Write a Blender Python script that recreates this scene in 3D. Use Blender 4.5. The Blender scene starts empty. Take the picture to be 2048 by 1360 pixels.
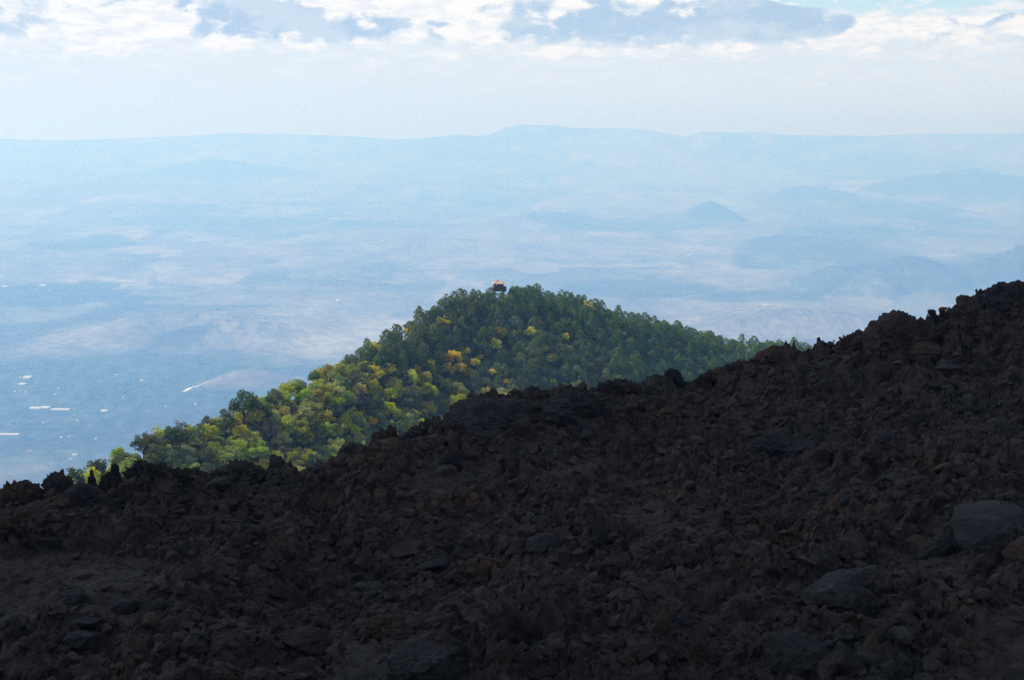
import bpy, bmesh, math, random
import numpy as np
from mathutils import Vector, Matrix, Euler

sc = bpy.context.scene
COL = sc.collection
R = math.radians

# ------------------------------------------------------------------ camera, sky, sun, exposure
FPX, CX, CY = 2900.0, 1024.0, 680.0          # the lens, in pixels of the 2048 px wide photograph
PITCH = R(8.0)
cam = bpy.data.cameras.new('camera'); cam.sensor_width = 36.0; cam.lens = 36.0*FPX/2048.0
cam.clip_start = 0.1; cam.clip_end = 200000.0
cam_o = bpy.data.objects.new('camera', cam); COL.objects.link(cam_o)
cam_o.location = (0, 0, 0); cam_o.rotation_euler = (math.pi/2-PITCH, 0, 0)
sc.camera = cam_o

SUN_EL, SUN_AZ = R(44.0), R(-80.0)
SUN_DIR = Vector((math.sin(SUN_AZ)*math.cos(SUN_EL), math.cos(SUN_AZ)*math.cos(SUN_EL), math.sin(SUN_EL)))
sun = bpy.data.lights.new('sun', 'SUN'); sun.energy = 4.9; sun.angle = R(0.53); sun.color = (1.0, 0.975, 0.955)
sun_o = bpy.data.objects.new('sun', sun); COL.objects.link(sun_o)
sun_o.rotation_euler = SUN_DIR.to_track_quat('Z', 'Y').to_euler()

sc.view_settings.view_transform = 'Standard'; sc.view_settings.look = 'None'
EXPO = 0.3; sc.view_settings.exposure = EXPO; sc.view_settings.gamma = 1.0
sc.cycles.max_bounces = 5; sc.cycles.diffuse_bounces = 3; sc.cycles.glossy_bounces = 1
sc.cycles.transmission_bounces = 3; sc.cycles.volume_bounces = 1; sc.cycles.transparent_max_bounces = 6
sc.cycles.use_denoising = True; sc.cycles.denoising_prefilter = 'NONE'     # keeps the fine clinker and leaf detail


class X:
    """small arithmetic on shader sockets"""
    def __init__(s, nt, v): s.nt, s.v = nt, v
    def op(s, o, *a):
        n = s.nt.nodes.new('ShaderNodeMath'); n.operation = o
        for i, q in enumerate((s,)+a):
            q = q.v if isinstance(q, X) else q
            if isinstance(q, (int, float)): n.inputs[i].default_value = q
            else: s.nt.links.new(q, n.inputs[i])
        return X(s.nt, n.outputs[0])
    def __add__(s, o): return s.op('ADD', o)
    def __radd__(s, o): return s.op('ADD', o)
    def __sub__(s, o): return s.op('SUBTRACT', o)
    def __rsub__(s, o): return X(s.nt, o).op('SUBTRACT', s)
    def __mul__(s, o): return s.op('MULTIPLY', o)
    def __rmul__(s, o): return s.op('MULTIPLY', o)
    def __truediv__(s, o): return s.op('DIVIDE', o)
    def mx(s, o): return s.op('MAXIMUM', o)
    def mn(s, o): return s.op('MINIMUM', o)
    def step(s, a, b, lo=0.0, hi=1.0):
        n = s.nt.nodes.new('ShaderNodeMapRange'); n.interpolation_type = 'SMOOTHSTEP'
        s.nt.links.new(s.v, n.inputs[0])
        for i, q in enumerate((a, b, lo, hi)): n.inputs[i+1].default_value = q
        return X(s.nt, n.outputs[0])


def xyz(nt, a, b, c=0.0):
    n = nt.nodes.new('ShaderNodeCombineXYZ')
    for i, q in enumerate((a, b, c)):
        q = q.v if isinstance(q, X) else q
        if isinstance(q, (int, float)): n.inputs[i].default_value = q
        else: nt.links.new(q, n.inputs[i])
    return n.outputs[0]


def noise(nt, vec, scale, detail=4, rough=0.5, dist=0.0):
    n = nt.nodes.new('ShaderNodeTexNoise'); n.inputs['Scale'].default_value = scale
    n.inputs['Detail'].default_value = detail; n.inputs['Roughness'].default_value = rough
    n.inputs['Distortion'].default_value = dist
    if vec is not None: nt.links.new(vec, n.inputs['Vector'])
    return X(nt, n.outputs['Fac'])


def mixc(nt, f, a, b):
    n = nt.nodes.new('ShaderNodeMix'); n.data_type = 'RGBA'
    for i, q in ((0, f), (6, a), (7, b)):
        q = q.v if isinstance(q, X) else q
        if isinstance(q, (int, float)): n.inputs[i].default_value = q
        elif isinstance(q, (tuple, list)): n.inputs[i].default_value = (*q, 1)
        else: nt.links.new(q, n.inputs[i])
    return n.outputs[2]


def lin(r, g, b):
    return tuple((((c/255+0.055)/1.055)**2.4 if c > 10 else c/255/12.92)/2**EXPO for c in (r, g, b))


def make_world():
    w = bpy.data.worlds.new('World'); sc.world = w; w.use_nodes = True
    nt = w.node_tree; bg = nt.nodes['Background']; L = nt.links
    sky = nt.nodes.new('ShaderNodeTexSky'); sky.sky_type = 'NISHITA'; sky.sun_disc = False
    sky.sun_elevation = SUN_EL; sky.sun_rotation = SUN_AZ; sky.altitude = 1800; sky.dust_density = 2.0
    SKY = 0.13
    tc = nt.nodes.new('ShaderNodeTexCoord'); sp = nt.nodes.new('ShaderNodeSeparateXYZ')
    L.new(tc.outputs['Generated'], sp.inputs[0])
    x, y, z = (X(nt, sp.outputs[i]) for i in range(3))
    h = (x*x+y*y).op('SQRT').mx(0.001)
    el = z/h                                              # tangent of the elevation
    az = x.op('ARCTAN2', y)                               # compass direction
    # cloud deck seen edge-on: az and el in hundreds of metres of cloud at 20 km
    u = az*28.0; v = el*30.0                              # one unit is about two degrees
    wob = noise(nt, xyz(nt, u, v*1.6, 3.1), 0.9, 4, 0.6)
    wob2 = noise(nt, xyz(nt, u*0.8, v*2.6, 9.7), 2.2, 7, 0.62, 0.4)
    puff = noise(nt, xyz(nt, u, v*1.7, 1.7), 1.5, 9, 0.55, 0.2)
    def blob(cu, cv, ru, rv, s=1.0):
        a = (u-cu)/ru; b = (v-cv)/rv
        return (1.0-(a*a+b*b)).mx(0.0)*s
    # colours as radiance
    haze_lo = lin(226, 241, 250); haze_hi = lin(229, 241, 248); blue = lin(196, 234, 250)
    base = mixc(nt, v.step(0.0, 1.7), haze_lo, haze_hi)
    base = mixc(nt, az.step(-0.42, 0.2, 0.35, 0.0), base, lin(235, 247, 252))
    base = mixc(nt, (v.step(2.1, 2.7)*0.9), base, blue)
    # thin veils low over the horizon
    veil = (wob2.step(0.46, 0.66)*v.step(0.55, 1.4)*0.55 + wob2.step(0.5, 0.6)*v.step(1.35, 1.75)*0.45).mn(1.0)
    base = mixc(nt, veil, base, lin(246, 249, 252))
    # cumulus deck
    edge = v + (puff-0.5)*1.1 + (wob-0.5)*0.9
    deck = edge.step(1.55, 1.95)
    gap = (blob(8.6, 3.05, 4.6, 0.9, 1.2) + blob(5.4, 2.95, 0.9, 0.45, 1.0) + blob(9.6, 2.75, 1.2, .45, .8))
    cover = (deck*(1.0-(gap + (puff-0.5)*0.9).step(0.25, 0.5)))
    hi = noise(nt, xyz(nt, x/(z.mx(0.02)+0.05), y/(z.mx(0.02)+0.05), 0.0), 0.8, 8, 0.6, 0.3)
    cover = mixc(nt, el.step(0.13, 0.3), cover.v, hi.step(0.47, 0.6).v)
    # shaded bases and lit tops
    dk = (blob(2.9, 2.35, 3.9, 0.72, 2.2) + blob(5.2, 2.35, 1.7, 0.62, 1.6) + blob(-4.4, 2.35, 2.2, 0.6, 1.8) + blob(-2.8, 2.2, 2.4, 0.42, 1.1)
          + blob(-9.6, 2.35, 2.2, 0.6, 1.1) + blob(-12.6, 2.3, 2.0, 0.55, 1.0) + blob(-6.9, 2.75, 1.8, .4, .7) + blob(0.2, 2.5, 1.0, .5, .6)
          + blob(9.2, 1.75, 2.2, 0.16, 0.5) + blob(-6.0, 1.55, 5.5, 0.14, 0.4) + blob(11.5, 2.0, 1.5, .2, .5))
    lit = (blob(3.1, 2.75, 1.6, 0.5, 1.4) + blob(0.9, 2.55, .8, .45, 1.2) + blob(-3.2, 2.7, 1.2, .5, 1.5) + blob(-1.0, 2.5, 1.2, .5, 1.0)
           + blob(-11.0, 2.25, 1.0, .5, 1.2) + blob(-7.6, 2.2, 1.5, .6, .8))
    pu2 = noise(nt, xyz(nt, u+0.16, v*1.7-0.30, 1.7), 1.5, 9, 0.52, 0.2)
    sh = (dk - lit + (pu2-puff)*3.2 + (0.5-puff)*3.2 + (wob2-0.5)*0.8).step(0.22, 1.4)
    grey = mixc(nt, wob.step(0.4, 0.62), lin(180, 204, 229), lin(206, 223, 238))
    white = mixc(nt, wob2.step(0.36, 0.58), lin(238, 244, 250), (.86, .86, .85))
    ccol = mixc(nt, sh, white, grey)
    near = mixc(nt, cover, base, ccol)
    # above the frame: the physical sky with the broken deck in it
    skc = nt.nodes.new('ShaderNodeVectorMath'); skc.operation = 'SCALE'; L.new(sky.outputs[0], skc.inputs[0]); skc.inputs['Scale'].default_value = SKY
    up = mixc(nt, cover, skc.outputs[0], (0.72, 0.76, 0.80))
    final = mixc(nt, el.step(0.12, 0.30), near, up)
    L.new(final, bg.inputs[0]); bg.inputs[1].default_value = 1.0
make_world()

# ------------------------------------------------------------------ numeric noise
def _h(ix, iy, iz, seed):
    with np.errstate(over='ignore'):
        h = (ix.astype(np.int64)*374761393 + iy.astype(np.int64)*668265263 + iz.astype(np.int64)*2147483647 + seed*974634777) & 0xffffffff
        h = ((h ^ (h >> 13))*1274126177) & 0xffffffff
        h = ((h ^ (h >> 16))*2246822519) & 0xffffffff
        h = h ^ (h >> 15)
    return h.astype(np.float64)/4294967295.0

def vn(x, y, z=0.0, seed=0):
    x = np.asarray(x, float); y = np.asarray(y, float); z = np.broadcast_to(np.asarray(z, float), x.shape)
    x0 = np.floor(x); y0 = np.floor(y); z0 = np.floor(z)
    fx = x-x0; fy = y-y0; fz = z-z0
    fx = fx*fx*fx*(fx*(fx*6-15)+10); fy = fy*fy*fy*(fy*(fy*6-15)+10); fz = fz*fz*fz*(fz*(fz*6-15)+10)
    three = bool(np.any(z != z.flat[0])) if z.size else False
    def lay(k):
        a = _h(x0, y0, z0+k, seed); b = _h(x0+1, y0, z0+k, seed); c = _h(x0, y0+1, z0+k, seed); d = _h(x0+1, y0+1, z0+k, seed)
        return (a+(b-a)*fx)*(1-fy) + (c+(d-c)*fx)*fy
    r = lay(0)
    if three: r = r*(1-fz)+lay(1)*fz
    return r*2-1

def fbm(x, y, z=0.0, oct=4, seed=0, rough=0.5, ridge=False):
    t = 0.0; a = 1.0; s = 0.0
    for i in range(oct):
        n = vn(x, y, z, seed+i*17)
        if ridge: n = 1-2*np.abs(n)
        t = t+a*n; s += a; a *= rough
        x = x*2.03+11.3; y = y*2.03-7.1; z = np.asarray(z)*2.03+3.7
    return t/s

def worley(x, y, seed=0, tilt=False):
    x0 = np.floor(x); y0 = np.floor(y)
    f1 = np.full(x.shape, 9.0); f2 = np.full(x.shape, 9.0); cid = np.zeros(x.shape); til = np.zeros(x.shape)
    for i in (-1, 0, 1):
        for j in (-1, 0, 1):
            cx = x0+i; cy = y0+j; o = np.zeros_like(cx)
            px = cx+_h(cx, cy, o, seed); py = cy+_h(cx, cy, o, seed+5)
            d = np.hypot(px-x, py-y); c = _h(cx, cy, o, seed+9)
            m = d < f1
            f2 = np.where(m, f1, np.minimum(f2, d)); cid = np.where(m, c, cid); f1 = np.where(m, d, f1)
            if tilt: til = np.where(m, (x-px)*(_h(cx, cy, o, seed+21)*2-1)+(y-py)*(_h(cx, cy, o, seed+22)*2-1), til)
    return (f1, f2, cid, til) if tilt else (f1, f2, cid)

def sstep(a, b, x):
    t = np.clip((x-a)/(b-a), 0, 1); return t*t*(3-2*t)

def smax(a, b, k): return 0.5*(a+b+np.sqrt((a-b)**2+k*k))

# ------------------------------------------------------------------ helpers: objects
def mesh_obj(name, verts, faces, mats, parent=None, smooth=False, cols=None, uniform=None):
    """verts (n,3) array; faces (m,k) int array or list of lists"""
    me = bpy.data.meshes.new(name)
    verts = np.asarray(verts, np.float32)
    if isinstance(faces, np.ndarray):
        m, k = faces.shape
        me.vertices.add(len(verts)); me.vertices.foreach_set('co', verts.ravel())
        me.loops.add(m*k); me.loops.foreach_set('vertex_index', faces.astype(np.int32).ravel())
        me.polygons.add(m); me.polygons.foreach_set('loop_start', np.arange(0, m*k, k, dtype=np.int32))
        me.polygons.foreach_set('loop_total', np.full(m, k, np.int32))
        me.polygons.foreach_set('use_smooth', np.full(m, smooth, bool))
        me.update(calc_edges=True)
    else:
        me.from_pydata(verts.tolist(), [], faces)
        me.polygons.foreach_set('use_smooth', [smooth]*len(me.polygons)); me.update()
    if cols is not None:
        a = me.color_attributes.new('Col', 'FLOAT_COLOR', 'POINT')
        c = np.ones((len(verts), 4), np.float32); c[:, :3] = cols
        a.data.foreach_set('color', c.ravel())
    for mt in (mats if isinstance(mats, (list, tuple)) else [mats]): me.materials.append(mt)
    o = bpy.data.objects.new(name, me); COL.objects.link(o)
    if parent is not None: o.parent = parent
    return o

def tag(o, label=None, cat=None, group=None, kind=None):
    if label: o['label'] = label
    if cat: o['category'] = cat
    if group: o['group'] = group
    if kind: o['kind'] = kind
    return o

def empty(name, loc, rz=0.0, s=1.0):
    o = bpy.data.objects.new(name, None); COL.objects.link(o)
    o.location = loc; o.rotation_euler = (0, 0, rz); o.scale = (s, s, s); o.empty_display_size = 0.3
    return o

def copy_tree(o, parent=None):
    c = o.copy(); COL.objects.link(c); c.parent = parent
    for ch in KIDS.get(o.name, []): copy_tree(ch, c)
    return c
KIDS = {}

def grid_faces(nr, nc):
    i = np.arange(nr-1)[:, None]*nc+np.arange(nc-1)[None, :]
    i = i.ravel()
    return np.stack([i, i+1, i+nc+1, i+nc], 1)

# ------------------------------------------------------------------ pixel <-> direction (for reading positions off the photograph)
CP, SP = math.cos(PITCH), math.sin(PITCH)
def ray(px, py):
    a = (px-CX)/FPX; b = (CY-py)/FPX
    return np.array([a, CP+b*SP, -SP+b*CP])       # camera forward (0,CP,-SP), up (0,SP,CP)
def proj(x, y, z):
    d = y*CP-z*SP; up = y*SP+z*CP
    d = np.maximum(d, 1e-3)
    return CX+FPX*x/d, CY-FPX*up/d

def march(fn, px, py, lo, hi, off=0.0, n=900):
    d = ray(px, py); s = np.geomspace(lo, hi, n)/d[1]
    z = fn(s*d[0], s*d[1])+off
    k = np.nonzero(s*d[2] < z)[0]
    if len(k) == 0: return None
    k = k[0]
    if k == 0: t = s[0]
    else:
        a = s[k-1]*d[2]-z[k-1]; b = s[k]*d[2]-z[k]; t = s[k-1]+(s[k]-s[k-1])*a/(a-b+1e-9)
    return t*d

# ------------------------------------------------------------------ materials
def principled(name, rough=0.9, spec=0.2):
    m = bpy.data.materials.new(name); m.use_nodes = True
    b = m.node_tree.nodes['Principled BSDF']; b.inputs['Roughness'].default_value = rough
    b.inputs['Specular IOR Level'].default_value = spec
    return m, m.node_tree, b

def plain_mat(name, col, rough=0.85, spec=0.2, var=0.15, scale=3.0):
    m, nt, b = principled(name, rough, spec)
    tc = nt.nodes.new('ShaderNodeTexCoord')
    n = noise(nt, tc.outputs['Object'], scale, 5, 0.6)
    c = mixc(nt, n.step(0.3, 0.7), tuple(q*(1-var) for q in col), tuple(q*(1+var) for q in col))
    nt.links.new(c, b.inputs['Base Color'])
    return m

def lava_mat(name, kind='rough', world=True):
    m, nt, b = principled(name, 0.92, 0.25)
    tc = nt.nodes.new('ShaderNodeTexCoord'); ge = nt.nodes.new('ShaderNodeNewGeometry')
    P = ge.outputs['Position'] if world else tc.outputs['Object']
    big = noise(nt, P, 0.22, 4, 0.6, 0.5); med = noise(nt, P, 1.3, 5, 0.65, 0.3); fine = noise(nt, P, 9.0, 6, 0.7)
    spk = noise(nt, P, 40.0, 3, 0.7)
    if kind == 'rough':
        c = mixc(nt, med.step(0.35, 0.65), (0.021, 0.0170, 0.0145), (0.056, 0.043, 0.035))
        c = mixc(nt, (big.step(0.50, 0.68)*med.step(0.36, 0.60)), c, (0.072, 0.040, 0.028))
        c = mixc(nt, (big.step(0.60, 0.76)*fine.step(0.45, 0.62)*0.8), c, (0.088, 0.052, 0.029))
        c = mixc(nt, big.step(0.44, 0.30)*0.6, c, (0.034, 0.034, 0.036))
        c = mixc(nt, fine.step(0.46, 0.32)*0.7, c, (0.008, 0.007, 0.008))
        c = mixc(nt, fine.step(0.62, 0.8)*0.35, c, (0.07, 0.062, 0.058))
        c = mixc(nt, (spk.step(0.72, 0.80)*fine.step(0.5, 0.6)), c, (0.15, 0.14, 0.135))
    elif kind == 'grey':
        c = mixc(nt, med.step(0.35, 0.65), (0.018, 0.017, 0.0175), (0.031, 0.029, 0.0295))
        c = mixc(nt, fine.step(0.55, 0.75)*0.5, c, (0.055, 0.052, 0.052))
    elif kind == 'brown':
        c = mixc(nt, med.step(0.35, 0.65), (0.026, 0.018, 0.015), (0.058, 0.036, 0.026))
        c = mixc(nt, fine.step(0.5, 0.75)*0.6, c, (0.035, 0.028, 0.027))
    elif kind == 'ochre':
        c = mixc(nt, med.step(0.35, 0.65), (0.075, 0.05, 0.03), (0.12, 0.08, 0.045))
    elif kind == 'dark':
        c = mixc(nt, med.step(0.35, 0.65), (0.014, 0.0135, 0.0145), (0.028, 0.0245, 0.025))
    nt.links.new(c, b.inputs['Base Color'])
    bp = nt.nodes.new('ShaderNodeBump'); bp.inputs['Strength'].default_value = 1.0; bp.inputs['Distance'].default_value = 0.09
    hh = (noise(nt, P, 7.0, 8, 0.72)*1.0 + noise(nt, P, 22.0, 5, 0.7)*0.5)
    nt.links.new(hh.v, bp.inputs['Height']); nt.links.new(bp.outputs[0], b.inputs['Normal'])
    return m
ML = {k: lava_mat('lava_'+k, k) for k in ('rough', 'grey', 'brown', 'ochre', 'dark')}

# ------------------------------------------------------------------ lava flow: shape
RIDGE = [(-900, 1250, 40), (-300, 1060, 46), (0, 1003, 50), (90, 985, 50), (200, 972, 51), (380, 962, 52), (500, 955, 53), (560, 958, 53), (640, 958, 54), (670, 936, 55), (700, 912, 55), (800, 872, 56.5), (870, 834, 58), (905, 826, 59), (960, 818, 60), (1040, 805, 60),
         (1150, 785, 60), (1250, 775, 61), (1340, 765, 61), (1410, 764, 61), (1480, 744, 62), (1560, 724, 63), (1660, 714, 63), (1740, 700, 63),
         (1850, 668, 63), (1900, 640, 64), (1960, 620, 64), (2048, 600, 64), (2300, 540, 66), (2900, 420, 70)]
_rt = np.array([(p[0]-CX)/FPX for p in RIDGE]); _rd = np.array([p[2] for p in RIDGE], float)
_rz = np.array([p[2]*ray(p[0], p[1])[2]/ray(p[0], p[1])[1] for p in RIDGE])
def ridge_at(t):
    return np.interp(t, _rt, _rd), np.interp(t, _rt, _rz)
def lava_base(x, y):
    t = x/np.maximum(y, 1.0)
    rd, rz = ridge_at(t)
    y0 = 27.0; z0 = -11.6 + 3.2*np.clip(t, -1, 1)
    s = (y-y0)/(rd-y0)
    inside = z0+(rz-z0)*np.clip(s, -0.4, 1)**1 - 0.9*np.sin(np.clip(s, 0, 1)*math.pi)*0.6
    beyond = rz-0.75*np.maximum(y-rd, 0)
    b = np.where(s <= 1, inside, beyond)
    apron = -1.7-0.42*y
    return smax(b, apron, 1.0)
def sandy(x, y):
    """0 = clinker, 1 = smooth ash pockets between the blocks"""
    m = fbm(x/5.5+3.3, y/8+1.7, oct=3, seed=61)
    t = x/np.maximum(y, 1)
    return sstep(0.12, 0.34, m)*(1-sstep(.08, .16, t)*sstep(44, 50, y))*(1-.8*sstep(50, 55, y))
def lava_z(x, y, fine=True):
    x = np.asarray(x, float); y = np.asarray(y, float)
    b = lava_base(x, y)-0.10-0.22*sstep(-.20, -.14, x/np.maximum(y, 1))*sstep(.24, .19, x/np.maximum(y, 1))
    wx = x+0.5*fbm(x*0.8, y*0.8, oct=3, seed=3); wy = y+0.6*fbm(x*0.8+9, y*0.8, oct=3, seed=4)
    sand = sandy(x, y); k = 1-0.8*sand
    d = 0.75*fbm(x/5.5, y/6.5, oct=2, seed=1) + 0.22*fbm(wx/1.9, wy/1.9, oct=3, seed=2, ridge=True)*k
    if fine:
        # broken plates of several sizes, each tilted its own way, with sharp steps between them
        for s, a, sd in ((2.1, 0.40, 10), (1.0, 0.32, 11), (0.5, 0.20, 12), (0.28, 0.12, 13)):
            w1 = 0.35*s*fbm(x/s*1.7, y/s*1.7, oct=3, seed=sd+60, rough=.6); w2 = 0.35*s*fbm(x/s*1.7+7, y/s*1.7, oct=3, seed=sd+70, rough=.6)
            f1, f2, c, tl = worley((wx+w1)/s+sd, (wy+w2)/s*0.7, sd, True)
            big = sstep(-.35, .35, fbm(x/3.1+sd, y/4.0, oct=2, seed=sd+80))          # sizes come in patches
            e = sstep(0, .34, f2-f1); dome = np.sqrt(np.clip(1-(f1/0.85)**2, 0, 1))
            d = d+a*((0.7*(c-.5)+0.9*tl+.45*dome)*e-0.30*(1-e))*k*(0.35+0.9*big)
        d = d+0.10*fbm(wx/0.55, wy/0.55, oct=4, seed=34, rough=0.65, ridge=True)*k
        d = d+0.035*fbm(x/0.17, y/0.17, oct=3, seed=31, rough=0.65, ridge=True)*k + 0.012*fbm(x/0.1, y/0.1, oct=2, seed=33)
        # long diagonal folds
        d = d+0.35*(fbm((x+0.9*y)/7.0, (y-0.3*x)/2.4, oct=3, seed=35, ridge=True)-.1)*k
    else:
        d = d+0.05*k
    return b+d

def build_lava():
    nc = 1750
    t = np.linspace(-0.47, 0.47, nc)
    s = np.concatenate([np.linspace(0.12, 0.36, 24, endpoint=False), np.linspace(0.36, 1.0, 800), np.linspace(1.003, 1.35, 80)])
    T, S = np.meshgrid(t, s)
    rd, _ = ridge_at(T)
    Y = S*rd; XX = T*Y
    Z = lava_z(XX, Y)
    # overhangs: shove the surface sideways a little
    jx = 0.16*fbm(XX/0.4, Y/0.5, Z/0.25, oct=4, seed=51, rough=.6); jy = 0.22*fbm(XX/0.4+5, Y/0.5, Z/0.22, oct=4, seed=52, rough=.6); jz = 0.05*fbm(XX/.14, Y/.2, Z/.1, oct=2, seed=53)
    V = np.stack([XX+jx, Y+jy, Z+jz], -1).reshape(-1, 3)
    o = mesh_obj('lava_field', V, grid_faces(len(s), nc), ML['rough'])
    tag(o, kind='structure')
build_lava()
def lava_at(px, py): return march(lambda x, y: lava_z(x, y, False), px, py, 20, 75)

# ------------------------------------------------------------------ rocks
def ico(sub):
    bm = bmesh.new(); bmesh.ops.create_icosphere(bm, subdivisions=sub, radius=1.0)
    v = np.array([q.co[:] for q in bm.verts]); f = np.array([[q.index for q in p.verts] for p in bm.faces]); bm.free()
    return v, f
ICO = {k: ico(k) for k in (2, 3, 4, 5)}

def rock_shape(seed, sub=4, dims=(1, 1, 1), planes=7, rough=0.16, spiky=0.10, cut=0.72, taper=0.0, lean=(0, 0)):
    rng = np.random.RandomState(seed)
    v, f = ICO[sub]; p = v.copy()
    r = 1+0.28*fbm(p[:, 0]*1.3+seed, p[:, 1]*1.3, p[:, 2]*1.3, oct=2, seed=seed)
    p = p*r[:, None]
    for i in range(planes):
        n = rng.normal(size=3); n /= np.linalg.norm(n); c = cut*rng.uniform(0.75, 1.1)
        d = p@n-c; p = p-np.clip(d, 0, None)[:, None]*n*0.93
    D = np.array(dims, float); q = p*D; m = D.mean()
    nn = v
    e = fbm(q[:, 0]/m*1.8+seed, q[:, 1]/m*1.8, q[:, 2]/m*1.8, oct=5, seed=seed+3, rough=0.62)
    g = fbm(q[:, 0]/m*4.2+seed, q[:, 1]/m*4.2, q[:, 2]/m*4.2, oct=3, seed=seed+7, rough=0.6, ridge=True)
    if rough > .44:                                   # clinker: a crust of small spines
        g = g+0.55*fbm(q[:, 0]/m*10+seed, q[:, 1]/m*10, q[:, 2]/m*10, oct=3, seed=seed+9, rough=0.65, ridge=True)
    q = q+nn*((rough*e+spiky*g)*min(D)*1.0)[:, None]
    h = (q[:, 2]/D[2]+1)/2
    if taper: q[:, :2] *= (1-taper*np.clip(h, 0, 1))[:, None]
    q[:, 0] += lean[0]*np.clip(h, 0, 2)**1.4; q[:, 1] += lean[1]*np.clip(h, 0, 2)**1.4
    return q, f

def rotm(rx, ry, rz): return np.array(Euler((R(rx), R(ry), R(rz))).to_matrix())

def hero(name, label, cat, px, py, w, h, seed, mat='rough', depth=0.8, rot=(0, 0, 0), dist=None, sink=0.0, **kw):
    """px,py: bottom centre in the photograph; w,h: size there in pixels"""
    P = lava_at(px, py) if dist is None else None
    if P is None:
        d = ray(px, py); rd = float(ridge_at((px-CX)/FPX)[0]) if dist is None else dist
        P = d*(rd+0.2)/d[1]
    s = P[1]/FPX; W, H = w*s, h*s
    o4 = np.array([-.3, 0, .3, 0])*W; gz = float(lava_z(P[0]+o4, P[1]+np.array([0, .15, 0, -.15])).min())
    if gz < P[2]: H += P[2]-gz; P = np.array([P[0], P[1], gz])      # reach down to the surface
    kw['rough'] = kw.get('rough', .16)*.8+.09; kw['spiky'] = kw.get('spiky', .1)+.07
    q, f = rock_shape(seed, 5 if w*h > 2600 or kw['rough'] > .44 else 4, (W/2, W/2*depth, H/2*1.15), **kw)
    q = q@rotm(*rot).T
    q[:, 2] += H/2*(0.80-sink)
    o = mesh_obj(name, q, f, ML[mat], smooth=False); o.location = P
    return tag(o, label, cat, kind='thing')

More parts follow.
